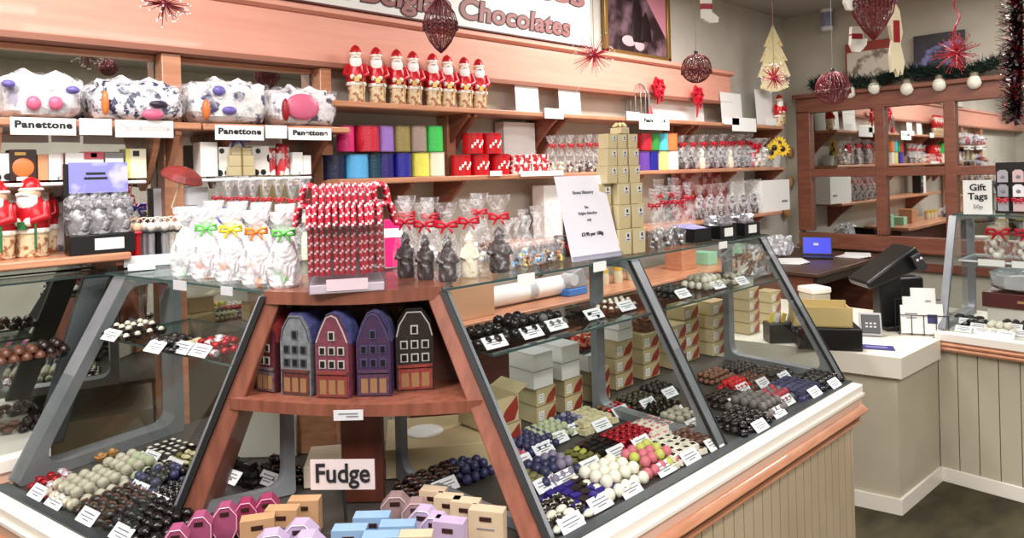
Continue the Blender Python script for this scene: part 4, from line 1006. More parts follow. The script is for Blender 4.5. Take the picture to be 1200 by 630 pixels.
# ------------------------------------------------------------------ dark santas in bags, small bags, notice, gold boxes
for k, (px, py, hp, wp, white) in enumerate([(476, 326, 92, 28, 0), (499, 329, 92, 27, 0), (525, 331, 94, 30, 0), (551, 325, 92, 27, 1), (586, 320, 92, 34, 0)]):
    q = top(px, py); s = mpp(q)
    cello_bag(['dark chocolate santa in a red bowed bag nearest the candy canes', 'dark chocolate santa in a red bowed bag, second from the candy canes', 'dark chocolate santa in a red bowed bag beside the white one', 'white chocolate santa in a red bowed bag among the dark ones', 'broad dark chocolate santa standing apart right of the white chocolate santa'][k], 'chocolate santa', q, hp*s, wp*s, 'bagged chocolate santas on the right counter', c_santa, WCH if white else DCH, d=.75, rz=face(q), bw=.055, film=CELLOC)
for k, (px, py) in enumerate([(563, 306), (478, 309), (505, 311)]):
    q = top(px, py); s = mpp(q); cello_bag(['red bowed cellophane bag behind the white chocolate santa', 'red bowed cellophane bag behind the leftmost dark santa', 'red bowed cellophane bag behind the second dark santa'][k], 'sweet bag', q, 80*s, 26*s, 'cellophane bags behind the bagged santas', c_pieces, [WCH, WHITE2, MCH], d=.7, rz=face(q), bw=.05)
p = top(462, 312); t = thing('pink_packet', 'bright pink packet standing behind the candy canes', 'packet', p, face(p)); boxm(t, 'packet', (.06, .03, .16), mat('hot_pink', (230, 40, 120), .35)); MB().box((0, -.016, .115), (.06, .002, .03)).build('white_band', WHITE, t)
SMB = [MCH, SW[1], mat('sweet_b', (60, 150, 200), .3), DCH, mat('sweet_or', (196, 120, 80), .3), WHITE2]
for k, (px, py, hp) in enumerate([(606, 313, 58), (619, 312, 60), (632, 310, 62), (644, 308, 62), (655, 306, 60), (614, 303, 58), (628, 301, 60), (642, 299, 62), (596, 308, 50)]):
    q = top(px, py); s = mpp(q)
    cello_bag('small clear sweet bag left of the white price notice, %s, %s' % (('front row' if k < 5 else 'back row'), ordn[k if k < 5 else k-5]), 'sweet bag', q, hp*s, 15*s, 'small bags left of the price notice', c_pieces, [SMB[k % 6], SMB[(k+2) % 6], SMB[(k+3) % 6]], bowm=None, d=.8, rz=face(q))
p = onshelf(643, Z3, 2.95); t = thing('white_box', 'tall narrow white box on the lowest wall shelf behind the small bags', 'box', p); boxm(t, 'box', (wpx(643, Z3, 2.95, 22), .1, hpx(643, Z3, 2.95, 60)), WHITE)
p = onshelf(663, Z3, 2.93); t = thing('dark_box', 'tall black box with white emblems on the lowest wall shelf', 'box', p); hh = hpx(663, Z3, 2.93, 60); w = wpx(663, Z3, 2.93, 14); boxm(t, 'box', (w, .1, hh), BLACK)
b = MB(); b.box((0, -.0515, hh*.75), (w*.3, .002, .012)); b.ball((0, -.051, hh*.5), .02, sy=.05, n=10, k=5); b.box((0, -.0515, hh*.3), (w*.3, .002, .012)); b.build('emblem', PAPER, t, smooth=0)
q = top(662, 300); t = thing('toy_print_box', 'dark box printed with red and tan figures beside the price notice', 'box', q, face(q)-.1); boxm(t, 'box', (.075, .04, .075), BROWNB)
b = MB(); b.tube([(-.025, -.022, .06), (.0, -.022, .05), (-.01, -.022, .03)], .006, 6); b.build('tan_print', SKIN, t); b = MB(); b.tube([(.01, -.022, .045), (.025, -.022, .02), (.03, -.022, .01)], .007, 6); b.build('red_print', FOILR, t)
# the notice: leaning white card in the photograph's plane
a = top(672, 307); c = top(728, 299); wv = (c-a); w = wv.length; rz = math.atan2(wv.y, wv.x)
t = thing('price_notice', 'large white price notice leaning against the gold box tower', 'sign', (a+c)/2, rz)
hn = 102*mpp(a); lean = .16; sk = -.30
def NP(u, v, o=0): return Vector((u*w/2*(1.02)+sk*hn*v*.42+.0, v*hn*math.sin(lean)-o, v*hn*math.cos(lean)))
b = MB(); b.hexa([NP(-1, 0), NP(1, 0), NP(1, 0)+Vector((0, .004, 0)), NP(-1, 0)+Vector((0, .004, 0)), NP(-.95, 1), NP(.95, 1), NP(.95, 1)+Vector((0, .004, 0)), NP(-.95, 1)+Vector((0, .004, 0))]); b.build('card', mat('notice_card', (234, 232, 242), .35), t, smooth=0)
M_ = frame((1, 0, 0), (sk*.42, math.sin(lean), math.cos(lean)), (0, 0, 0))
for txt, v, sz, mt in (('Sweet Memory', .80, .0165, INKG), ('The', .62, .012, INKG), ('Belgian Selection', .55, .0135, INKG), ('only', .47, .012, INKG), ('£3.95 per 100g', .30, .0175, INK)):
    M2 = M_.copy(); o = NP(0, v, .0015)
    for i in range(3): M2[i][3] = o[i]
    lettering(txt, sz, mt, t, M2, bold=.0004)
b = MB(); b.hexa([NP(-1, 0, .012), NP(1, 0, .012), NP(1, 0, .002), NP(-1, 0, .002), NP(-.99, .06, .012), NP(.99, .06, .012), NP(.99, .06, .002), NP(-.99, .06, .002)]); b.build('holder_lip', ACRY, t, smooth=0)

def ballotin(label, loc, w, d, h, rz, group):
    t = thing('gold_ballotin', label, 'gift box', loc, rz, group)
    b = MB(); k = .93
    b.hexa([(-w/2*k, -d/2*k, 0), (w/2*k, -d/2*k, 0), (w/2*k, d/2*k, 0), (-w/2*k, d/2*k, 0), (-w/2, -d/2, h*.97), (w/2, -d/2, h*.97), (w/2, d/2, h*.97), (-w/2, d/2, h*.97)]); b.build('box', GOLDB, t, smooth=0, bevel=.0015)
    MB().box((0, 0, h*.985), (w*1.0, d*1.0, h*.02)).build('lid', mat('gold_lid', (226, 208, 160), .4), t, smooth=0)
    f = MB().box((w*.18, -d/2*.985-.001, h*.68), (w*.32, .002, h*.34)).build('label', PAPER, t, smooth=0)
    b = MB(); b.ball((w*.18, -d/2*.985-.002, h*.74), 1, sx=w*.08, sy=.001, sz=h*.08, n=10, k=5); b.box((w*.18, -d/2*.985-.0025, h*.58), (w*.22, .001, h*.04)); b.build('emblem', INK, f, smooth=0)
    return t
q = top(737, 297); s = mpp(q); z = ZG
rows = [(22, 30), (21, 28), (20, 25), (18, 20.5), (17, 20), (16, 17)]
names = ['bottom', 'second', 'third', 'fourth', 'fifth', 'top']
RZ = -.12
for k, (wp, hp) in enumerate(rows):
    w, h = wp*s, hp*s
    for j in (0, 1) if k > 2 or k < 3 else (0,):
        loc = Vector((q.x+(j-.35)*w*1.02, q.y+.02+(j-.5)*(-.01), z))
        ballotin('gold ballotin box in the %s tier of the tower, %s column' % (names[k], ('left', 'right')[j]), loc, w*.97, w, h*.985, RZ, 'gold ballotin tower')
    if k >= 3: ballotin('gold ballotin box in the %s tier of the tower, rear left column' % names[k], Vector((q.x-1.35*w*1.02, q.y+.03, z)), w*.97, w, h*.985, RZ, 'gold ballotin tower')
    elif k: ballotin('gold ballotin box in the %s tier of the tower, column behind the price notice' % names[k], Vector((q.x-1.36*w*1.02, q.y+.06, z)), w*.97, w, h*.985, RZ, 'gold ballotin tower')
    else:
        for i in (1,): ballotin('gold ballotin box at the bottom of the column behind the price notice', Vector((q.x-1.36*w*1.02, q.y+.06, z)), w*.97, w, h*.985, RZ, 'gold ballotin tower')
    z += h
t = thing('gold_bow_box', 'small gold rosette box on top of the gold ballotin tower', 'gift box', (q.x-.01, q.y+.02, z)); boxm(t, 'box', (.05, .05, .022), GOLDB)
b = MB()
for i in range(8): a = i*PI/4; b.tube([(0, 0, .024), (.016*math.cos(a), .016*math.sin(a), .036), (.026*math.cos(a), .026*math.sin(a), .026)], [.003, .006, .003], 5)
b.build('rosette', mat('gold_lid', (226, 208, 160), .4), t, smooth=60)
# bags and trays at the right end of the top
for k, (px, py, hp) in enumerate([(768, 291, 70), (782, 289, 72), (796, 287, 70), (773, 280, 70), (790, 278, 70), (808, 279, 66)]):
    q = top(px, py); s = mpp(q)
    cello_bag('red bowed bag of dark sweets right of the gold tower, %s row, %s' % (('front', 'back')[k > 2], ordn[k % 3]), 'sweet bag', q, hp*s, 15*s, 'dark sweet bags right of the gold tower', c_pieces, [DCH, DKM[3], MCH, WHITE2], d=.8, rz=face(q), bw=.042)
for k, (px, py, wp, lab) in enumerate([(823, 283, 28, 'black tray with violet card lying on it beside the dark sweet bags'), (853, 279, 28, 'black tray of silver sweets with white label, middle of three'), (881, 275, 27, 'black tray of silver sweets with white label, at the glass end')]):
    q = top(px, py); s = mpp(q); f = -.1
    t = thing('counter_tray', lab, 'tray', q+Vector((0, .05, 0)), f, 'black trays on the counter end')
    w = wp*s*1.12; b = MB(); b.box((0, 0, .003), (w, .11, .006))
    for sx, sy, dx, dy in ((0, -1, w, .004), (0, 1, w, .004), (-1, 0, .004, .11), (1, 0, .004, .11)): b.box((sx*w/2, sy*.055, .028), (dx, dy, .056))
    b.build('tray', BLACK, t, smooth=0)
    if k == 0: MB().box((0, 0, .059), (w, .1, .003), R=Matrix.Rotation(.15, 3, 'X')).build('violet_card', mat('violet_header', (140, 140, 214), .35), t)
    else:
        MB().box((0, -.0585, .028), (w*.5, .002, .036)).build('label', WHITE, t)
        tag(lump(w*.86, .09, .08, 5+k, .2).build('silver_sweets', FOILS, t, smooth=20, loc=(0, 0, .007)), kind='stuff')
for k, px in enumerate([821, 833, 845, 858, 871, 884]):
    q = onshelf(px, Z3, 2.90); 
    cello_bag('tall clear bag of dark sticks on the lowest wall shelf, %s from left' % ordn[k], 'sweet bag', q, hpx(px, Z3, 2.9, 40), wpx(px, Z3, 2.9, 11), 'clear bags on the lowest shelf', c_figure, [DCH, MCH], bowm=None, d=.8)
for px, lab in ((806, 'left'), (836, 'right')):
    carton('red and brown picture box on the lowest wall shelf, %s one' % lab, px, 28, 66, mat('pic_box', (196, 150, 140), .4, col2=(150, 40, 44), scale=14, thr=(.46, .54)), y=3.0, z=Z3, d=.06, extra=[('red_band', 0, .9, .98, .18, FOILR, 0)])
carton('small white box behind the clear bags on the lowest wall shelf', 862, 17, 50, WBOX, y=3.02, z=Z3, d=.05)
carton('large plain white box at the right end of the lowest wall shelf', 900, 33, 36, WHITE, y=2.93, z=Z3, d=.16, name='white_box', extra=[('lettering', .3, .3, .2, .06, INKG, 0)])

# small white cards clipped to the front edges of the glass tops
for k, (px, py, w_, h_, lab) in enumerate([(563, 331, 27, 13, 'white card clipped to the glass edge below the white chocolate santa'), (650, 316, 22, 11, 'white card clipped to the glass edge left of the price notice'), (804, 291, 17, 8, 'white card clipped to the glass edge below the dark sweet bags'), (233, 340, 26, 11, 'grey white card clipped to the left glass edge below the bright bags'), (283, 346, 22, 10, 'small card clipped to the left glass edge nearest the tower')]):
    W_ = RW if k < 3 else LW
    c0 = onZ(px, py-h_, ZT); t0 = W_.a.dot(c0); p = W_.P(t0, SB-.018, ZT-.004); s = mpp(p)
    t = thing('clip_card', lab, 'price card', p, W_.ang())
    MB().box((0, 0, .0), (w_*s, .003, h_*s)).build('card', WHITE if k < 3 else PAPER, t, smooth=0)
# ------------------------------------------------------------------ chocolates
def choc_mesh(shape, ms, s=.017):
    b = MB()
    if shape == 'ball': b.ball((0, 0, s*.92), s, n=10, k=6)
    elif shape == 'dome': b.lathe([(s*.95, 0), (s, s*.35), (s*.8, s*.9), (s*.4, s*1.25), (.001, s*1.4)], 10)
    elif shape == 'swirl':
        for k in range(3): b.lathe([(s*(1-.28*k), s*.45*k), (s*(1.05-.28*k), s*(.45*k+.2)), (s*(.8-.25*k), s*.45*(k+1))], 9)
        b.lathe([(s*.3, s*1.3), (.001, s*1.7)], 7, mi=len(ms)-1)
    elif shape == 'block': 
        k = s*.78
        b.hexa([(-s, -k, 0), (s, -k, 0), (s, k, 0), (-s, k, 0), (-s*.85, -k*.85, s*.9), (s*.85, -k*.85, s*.9), (s*.85, k*.85, s*.9), (-s*.85, k*.85, s*.9)])
        if len(ms) > 1: b.box((0, 0, s*.92), (s*1.0, s*.7, s*.06), 1)
    elif shape == 'oval':
        b.ball((0, 0, s*.62), s, n=10, sz=.62, sx=1.25, sy=.82, k=6)
        if len(ms) > 1: b.tube([(-s, -s*.3, s*.75), (-s*.5, s*.35, s*1.12), (0, -s*.3, s*1.22), (s*.5, s*.35, s*1.12), (s, -s*.2, s*.75)], s*.14, 5, 1)
    elif shape == 'cup':
        b.lathe([(s*.7, 0), (s, s*.8), (s*.92, s*.8), (s*.85, s*.7)], 12, wob=lambda a, j: 1+.06*math.cos(6*a)); b.ball((0, 0, s*.8), s*.55, len(ms)-1, 9, k=5)
    elif shape == 'foil':
        b.ball((0, 0, s*.8), s, n=9, sz=.8, k=6)
        for q in (-1, 1): b.lathe([(s*.2, 0), (s*.6, s*.6)], 7, (q*s*1.0, 0, s*.7), sx=.4)
    elif shape == 'stick': b.tube([(-s*2, 0, s*.35), (s*2, 0, s*.35)], s*.36, 7)
    elif shape == 'leaf':
        b.ball((0, 0, s*.4), s, n=8, sz=.4, sx=1.3, sy=.7, k=5); b.tube([(-s*1.2, 0, s*.5), (0, 0, s*.86), (s*1.2, 0, s*.5)], s*.1, 5, len(ms)-1)
    o = b.build('chocolate', ms, None, smooth=45); d = o.data; bpy.data.objects.remove(o); return d
c = lambda n, col, r=.35, **k: mat('choc_'+n, col, r, **k)
DK, MK, WT = c('dark', (34, 22, 20), .3), c('milk', (92, 56, 40), .35), c('white', (234, 228, 212), .5)
BK = c('black', (20, 16, 18), .25); GRN = c('olive', (122, 118, 62), .5); PGR = c('pale_green', (176, 182, 150), .6); LIL = c('lilac', (140, 130, 152), .55); BLU = c('blue_grey', (54, 54, 92), .4)
PNK = c('pink', (206, 110, 124), .5); LIM = c('lime', (192, 196, 92), .5); CRM = c('cream', (196, 182, 140), .5, col2=(226, 216, 180), scale=60); REDF = c('red_foil', (170, 20, 40), .25, metal=.4); PURF = c('purple_foil', (60, 44, 150), .25, metal=.4)
RSP = c('raspberry', (170, 50, 66), .5); GRY = c('grey', (104, 98, 96), .5); WGR = c('dusted', (166, 158, 138), .7, col2=(196, 190, 172), scale=90); GLD = c('gold_paper', (196, 140, 72), .4); CHR = c('cherry', (206, 30, 40), .15); COF = c('coloured_foil', (226, 220, 226), .25, metal=.3, col2=(200, 40, 60), scale=25, thr=(.5, .55))
TAN = c('tan', (190, 140, 96), .5); HAZ = c('hazel', (122, 78, 56), .4)
SHAPES = {}
WORDS = lambda x: len(x.split())
NCH = [0]
TAGME = None
def tagcard(W, p, label, w=.082, d=.04, tilt=-.8):
    rz = W.ang() if W is RW else W.ang()
    t = bpy.data.objects.new('price_card', TAGD); C.objects.link(t); t.location = p; t.rotation_euler = (tilt, 0, rz); t.scale = (w/.055, 1, d/.034)
    tag(t, label, 'price card'); return t
b = MB(); b.box((0, 0, .017), (.055, .0016, .034), 0)
for zz, ww in ((.024, .036), (.016, .042), (.010, .022)): b.box((0, -.001, zz), (ww, .0006, .0026), 1)
o = b.build('price_card', [mat('price_card_white', (240, 240, 244), .5), INKG], None, smooth=0); TAGD = o.data; bpy.data.objects.remove(o)
def frontd(W, t, d): pass
def pile(W, px, py, what, cat, shape, ms, na=4, nd=3, s=.016, z=ZD, layers=2, card=True, mix=None, dz=0, cardlab=None, rot=0, spread=1.0):
    """a heap of chocolates whose middle shows at (px, py)"""
    c0 = onZ(px, py, z+.03)
    t0, d0 = W.a.dot(c0), W.n.dot(c0)-W.off
    if z < .9 and W in (RW, LW) and layers == 2: na, nd = na+1, nd+1
    key = (shape, tuple(m.name for m in ms), s)
    if key not in SHAPES: SHAPES[key] = choc_mesh(shape, ms, s)
    rg = random.Random(int(px*7+py))
    sx = s*(2.5 if shape in ('oval', 'leaf', 'foil') else 4.2 if shape == 'stick' else 2.08)*spread; sy = s*(1.75 if shape in ('oval', 'leaf') else .9 if shape == 'stick' else 1.7 if shape == 'block' else 2.08)*spread
    hz = s*{'ball': 1.45, 'dome': 1.1, 'swirl': 1.3, 'block': .92, 'oval': 1.1, 'cup': 1.1, 'foil': 1.3, 'stick': .66, 'leaf': .7}[shape]
    a_ = W.ang(); cat = {'oval': 'oval ', 'dome': 'domed ', 'block': 'square ', 'ball': 'round ', 'swirl': 'swirled ', 'leaf': 'leaf ', 'cup': 'cupped '}.get(shape, '')+cat if cat in ('chocolate', 'praline') else cat
    if shape == 'oval' and cat == 'oval chocolate': cat = 'drizzled chocolate' if len(ms) > 1 else 'milk oval chocolate' if ms[0] in (MK, HAZ) else 'olive oval chocolate' if ms[0] is GRN else 'dark oval chocolate'
    if WORDS(what) < 4: raise Exception(what)
    for L in range(layers):
        for i in range(na-L):
            for j in range(nd-L):
                da = (i-(na-L-1)/2)*sx + rg.uniform(-.12, .12)*s; dd = (j-(nd-L-1)/2)*sy + rg.uniform(-.12, .12)*s
                p = W.P(t0+da, d0+dd, z+.002+L*hz+dz)
                o = bpy.data.objects.new(cat.replace(' ', '_'), SHAPES[key] if not mix or rg.random() > .45 else mixmesh(shape, mix, s)); C.objects.link(o)
                o.location = p; o.rotation_euler = (rg.uniform(-.12, .12), rg.uniform(-.12, .12), a_+rot+rg.uniform(-.35, .35) if shape != 'stick' else a_+rot+rg.uniform(-.2, .2))
                tag(o, what, cat, what.split(',')[0]); NCH[0] += 1
    if card:
        p = W.P(t0, d0-nd*sy/2-.012, z+.004); tagcard(W, p, 'price card for the '+(cardlab or what.split(',')[0]))
def mixmesh(shape, m, s):
    key = (shape, m.name, s)
    if key not in SHAPES: SHAPES[key] = choc_mesh(shape, [m], s)
    return SHAPES[key]
R_ = RW
# right counter, deck, left bay -- front row
pile(R_, 648, 596, 'dark chocolates with white drizzle nearest the tower', 'chocolate', 'oval', [DK, WT], 4, 4, .015, mix=WT)
pile(R_, 680, 573, 'flat dark chocolates mixed with purple foil ones', 'praline', 'block', [DK], 5, 4, .017, mix=PURF)
pile(R_, 714, 557, 'big white truffles in the front row', 'truffle', 'ball', [WT], 4, 3, .0185)
pile(R_, 738, 548, 'small brown chocolates behind the white truffles', 'chocolate', 'dome', [MK], 3, 3, .013, card=False)
pile(R_, 757, 535, 'pink and lime coloured truffles', 'truffle', 'ball', [LIM], 4, 3, .017, mix=PNK)
pile(R_, 785, 522, 'white square sweets with dark tops', 'sweet', 'block', [WT, BK], 4, 4, .018, cardlab='white square sweets with dark tops, front')
pile(R_, 815, 508, 'brown chocolates beside the grey frame', 'chocolate', 'oval', [MK], 3, 4, .016)
# second row
pile(R_, 625, 555, 'olive chocolates behind the drizzled ones', 'chocolate', 'oval', [GRN], 3, 3, .015)
pile(R_, 643, 546, 'pale lilac truffles behind the purple foils', 'truffle', 'ball', [LIL], 4, 3, .016, mix=BLU)
pile(R_, 673, 532, 'olive green leaf chocolates', 'chocolate', 'leaf', [GRN], 4, 4, .016, mix=LIM)
pile(R_, 704, 518, 'dark chocolates in the middle row', 'chocolate', 'block', [BK], 4, 4, .016, card=True)
pile(R_, 733, 507, 'red foil chocolates in the middle row', 'foil chocolate', 'foil', [REDF], 5, 4, .013)
pile(R_, 763, 496, 'white blocks with pink and dark pictures', 'sweet', 'block', [WT, PNK], 4, 4, .016, card=False)
pile(R_, 795, 487, 'clear wrapped white sweets by the grey frame', 'sweet', 'foil', [WGR], 3, 3, .016)
# third row
pile(R_, 597, 530, 'dusky pink chocolates beside the tower edge', 'chocolate', 'swirl', [PNK, LIL], 3, 3, .014)
pile(R_, 620, 514, 'blue black berries shaped chocolates', 'chocolate', 'ball', [BLU], 5, 4, .013)
pile(R_, 640, 503, 'pale green truffles in the third row', 'truffle', 'ball', [PGR], 5, 3, .014)
pile(R_, 663, 492, 'violet blue chocolates in the third row', 'chocolate', 'ball', [BLU], 4, 3, .013, mix=LIL)
pile(R_, 686, 487, 'cream coloured chocolate bark pieces', 'chocolate', 'block', [CRM], 4, 4, .018, layers=2)
pile(R_, 716, 474, 'reddish brown chocolates in the third row', 'chocolate', 'oval', [HAZ], 3, 3, .014, mix=REDF)
pile(R_, 745, 464, 'dark chocolates in front of the gold cartons', 'chocolate', 'oval', [DK, GRN], 4, 4, .014)
pile(R_, 778, 474, 'dark green black chocolates by the sloping frame', 'chocolate', 'swirl', [BK, GRN], 4, 3, .015)
pile(R_, 770, 452, 'small dark chocolates at the back of the left bay', 'chocolate', 'dome', [DK], 4, 3, .015)
# right bay
pile(R_, 868, 488, 'dark cherry chocolates at the front of the right bay', 'chocolate', 'oval', [BK, DK], 4, 4, .017)
pile(R_, 886, 472, 'grey dusted truffles in the right bay', 'truffle', 'ball', [GRY], 4, 4, .017)
pile(R_, 906, 461, 'raspberry coloured chocolates in the right bay', 'chocolate', 'ball', [RSP], 4, 3, .014, mix=GRY)
pile(R_, 930, 450, 'blue black chocolates in the right bay', 'chocolate', 'block', [BLU], 5, 5, .017)
pile(R_, 957, 441, 'black chocolates next to the end glass', 'chocolate', 'oval', [BK], 4, 4, .017)
pile(R_, 848, 462, 'dark oval chocolates beside the grey frame in the right bay', 'chocolate', 'oval', [DK], 4, 3, .016)
pile(R_, 860, 448, 'red glace cherries in the right bay', 'glace cherry', 'ball', [CHR], 4, 2, .014)
pile(R_, 878, 441, 'brown chocolates in the second row of the right bay', 'chocolate', 'dome', [MK], 4, 3, .015)
pile(R_, 905, 434, 'black and brown chocolates in the second row of the right bay', 'chocolate', 'oval', [BK, MK], 4, 3, .016)
pile(R_, 836, 436, 'brown red chocolates at the back of the right bay', 'chocolate', 'oval', [HAZ], 4, 3, .015, card=False)
pile(R_, 866, 428, 'dark chocolates at the back of the right bay', 'chocolate', 'dome', [DK], 5, 3, .015, card=False)
# glass shelf of the right counter
zs_ = 1.206
pile(R_, 566, 392, 'dark truffles at the tower end of the glass shelf', 'truffle', 'ball', [DK], 4, 3, .017, z=zs_, mix=BK)
pile(R_, 604, 380, 'large black truffles on the glass shelf', 'truffle', 'ball', [BK], 4, 4, .0175, z=zs_)
pile(R_, 640, 373, 'grey black truffles on the glass shelf', 'truffle', 'ball', [GRY], 4, 3, .015, z=zs_, mix=BK)
pile(R_, 683, 361, 'long black liquorice sticks on the glass shelf', 'liquorice stick', 'stick', [BK], 2, 7, .016, z=zs_, layers=2, rot=.5)
pile(R_, 722, 352, 'speckled brown and white chocolates on the glass shelf', 'chocolate', 'cup', [HAZ, WT], 5, 3, .015, z=zs_)
pile(R_, 786, 338, 'black chocolates on the glass shelf past the sloping frame', 'chocolate', 'oval', [BK], 4, 4, .016, z=zs_)
pile(R_, 825, 328, 'white truffles on the glass shelf', 'truffle', 'ball', [WT], 5, 4, .016, z=zs_, mix=WGR)
pile(R_, 858, 324, 'grey white sweets on the glass shelf', 'sweet', 'foil', [WGR], 3, 3, .015, z=zs_)
p = onZ(890, 322, zs_); t = thing('bundle_of_sticks', 'clear bag bundle of tan sticks at the end of the glass shelf', 'sweet bag', Vector((p.x-.12, p.y, zs_+.001)), 0)
rg = random.Random(5); b = MB()
for i in range(34):
    a = rg.uniform(.3, 2.2); x, y = rg.uniform(-.06, .1), rg.uniform(-.05, .05); L = rg.uniform(.05, .07); zc = .07+rg.uniform(-.03, .03); e = Vector((math.cos(a), rg.uniform(-.3, .3), math.sin(a)*.5))*L
    b.tube([Vector((x, y, zc))-e, Vector((x, y, zc))+e], .0055, 5, i % 3)
b.build('sticks', [TAN, HAZ, WT], t, smooth=60)
lump(.27, .14, .14, 4, .12).build('bag', CELLO, t, smooth=30, loc=(.02, 0, 0))
# left counter, deck
L_ = LW
pile(L_, 70, 562, 'red and silver foil sweets farthest along the left counter', 'foil sweet', 'foil', [COF], 4, 3, .014, mix=REDF)
pile(L_, 103, 567, 'dusty white truffles in the front row of the left counter', 'truffle', 'ball', [WGR], 4, 4, .0165)
pile(L_, 140, 584, 'dark brown chocolates in the front row of the left counter', 'chocolate', 'oval', [DK, HAZ], 4, 5, .016, layers=2)
pile(L_, 180, 602, 'black brown chocolates in the front row beside the tower', 'chocolate', 'oval', [BK, DK], 4, 5, .016, layers=2)
pile(L_, 152, 544, 'pale dusted truffles in the second row of the left counter', 'truffle', 'ball', [WGR], 4, 3, .0165, mix=PGR)
pile(L_, 190, 556, 'violet black chocolates in the second row of the left counter', 'chocolate', 'ball', [BLU], 4, 4, .014, mix=BK)
pile(L_, 208, 572, 'dark silver speckled chocolates beside the tower on the left', 'chocolate', 'swirl', [BK, GRY], 3, 3, .015)
pile(L_, 200, 522, 'dark and white chocolates in the back row of the left counter', 'chocolate', 'block', [DK, WT], 4, 4, .016)
pile(L_, 222, 532, 'creamy olive chocolates in the back row of the left counter', 'chocolate', 'leaf', [CRM], 4, 3, .016, mix=GRN)
pile(L_, 122, 524, 'gold paper cups at the far side of the left counter', 'paper cup', 'cup', [GLD, GLD], 2, 2, .018, layers=1, card=False)
# left glass shelf
pile(L_, 158, 382, 'white topped dark domes on the left glass shelf', 'chocolate', 'cup', [DK, WT], 4, 4, .018, z=1.202)
pile(L_, 203, 396, 'black chocolates on the left glass shelf', 'chocolate', 'oval', [BK], 4, 4, .016, z=1.202)
pile(L_, 228, 398, 'cream sweets on the left glass shelf', 'sweet', 'block', [CRM], 2, 3, .016, z=1.202)
pile(L_, 256, 400, 'red foil sweets on the left glass shelf', 'foil sweet', 'foil', [REDF], 4, 4, .014, z=1.202, mix=COF)
# far left counter
R4 = Wing((1, 0), (0, 1), 2.74)
pile(R4, 8, 497, 'chocolates in the counter at the far left edge', 'chocolate', 'oval', [MK], 3, 2, .016, z=ZL3+.003, card=False)
pile(R4, 38, 490, 'dark chocolates behind the dark end frame', 'chocolate', 'dome', [DK], 3, 3, .015, z=ZL3+.003, card=False)
pile(R4, 22, 410, 'brown chocolates on the far left glass shelf', 'chocolate', 'dome', [MK], 4, 3, .017, z=1.13, card=False)
pile(R4, 58, 402, 'dark chocolates on the far left glass shelf', 'chocolate', 'dome', [DK], 3, 3, .017, z=1.13, card=False)
# chocolates behind the tower
pile(L_, 285, 546, 'dark stacked chocolates left behind the Fudge sign', 'chocolate', 'block', [BK], 5, 3, .018, layers=3, card=True)
pile(L_, 330, 548, 'black oval chocolates just left behind the Fudge sign', 'chocolate', 'oval', [BK, MK], 4, 3, .019, layers=3, card=True)
pile(R_, 508, 556, 'brown flat chocolates right behind the Fudge sign', 'chocolate', 'oval', [DK, HAZ], 4, 3, .017, card=True)
pile(R_, 545, 543, 'blue black chocolates right behind the tower', 'chocolate', 'ball', [BLU], 3, 4, .015, card=False)

# ------------------------------------------------------------------ cartons inside the right counter
SWOOSH = mat('swoosh', (150, 50, 40), .4); CART = mat('cream_carton', (206, 190, 150), .45, col2=(198, 180, 138), scale=6)
def case_box(label, x, y, z, w, d, h, kind='gold', rz=0, group=None):
    t = thing('chocolate_carton', label, 'carton', (x, y, z), rz, group)
    m = WBOX if kind == 'white' else CART
    boxm(t, 'carton', (w, d, h*.985), m)
    MB().box((0, 0, h*.985), (w+.002, d+.002, h*.02)).build('lid_edge', PAPER if kind == 'white' else mat('carton_edge', (170, 152, 112), .5), t, smooth=0)
    if kind == 'gold':
        b = MB(); pts = [(-w*.06, h*.06), (w*.10, h*.5), (w*.45, h*.92), (w*.48, h*.45), (w*.36, h*.08)]
        b.prism([(x_, -d/2-.0012, z_) for x_, z_ in pts], (0, .001, 0)); 
        b.build('swoosh_print', SWOOSH, t, smooth=0)
        f = MB().box((-w*.28, -d/2-.0015, h*.45), (w*.26, .002, h*.5)).build('label', WHITE, t, smooth=0)
        b = MB(); 
        for k in range(3): b.box((-w*.28, -d/2-.003, h*(.32+.13*k)), (w*.18, .001, h*.03))
        b.build('lettering', INKG, f, smooth=0)
    return t
XB = lambda px, y, z: onshelf(px, z, y).x
GC = 'cream cartons in the right counter'
hb = .062
yb = 1.80
for r in range(3):
    for k, px in enumerate([625, 657, 690]):
        zz = ZD+.002+r*(hb+.001)
        x = XB(px, yb, .95)
        if r < 2: case_box('cream carton with red swoosh under the white cartons, %s layer, %s of three' % (('bottom', 'upper')[r], ('left', 'middle', 'right')[k]), x, yb, zz, .098, .13, hb, 'gold', 0, GC)
zz0 = ZD+.002+2*(hb+.001)
for r in range(2):
    for k, px in enumerate([622, 654, 684]):
        if r == 1 and k == 2: continue
        case_box('white carton stacked on the cream cartons, %s layer, %s' % (('lower', 'upper')[r], ('left', 'middle', 'right')[k]), XB(px, yb, 1.0), yb, zz0+r*(hb+.001), .098, .13, hb, 'white', 0, 'white cartons in the right counter')
q = Vector((XB(684, yb, 1.0), yb, zz0+hb+.002))
def fruit_dish(label, loc, w):
    t = thing('sweet_dish', label, 'dish', loc); MB().box((0, 0, .008), (w, .07, .016)).build('dish', BROWNB, t, bevel=.004)
    tag(lump(w*.9, .06, .05, 8, .25).build('red_sweets', mat('fruit_mix', (200, 40, 50), .3, col2=(226, 160, 120), scale=40, thr=(.5, .55)), t, loc=(0, 0, .012), smooth=20), kind='stuff')
fruit_dish('small dish of red sweets on top of the white cartons', q, .09)
for k, px in enumerate([718, 750, 783]):
    for r in range(3):
        case_box('cream carton with red corner and white label right of the grey post, %s row, %s' % (('bottom', 'middle', 'top')[r], ('left', 'middle', 'right')[k]), XB(px, 1.83, .95), 1.83, ZD+.002+r*.064, .112, .12, .063, 'gold', 0, GC)
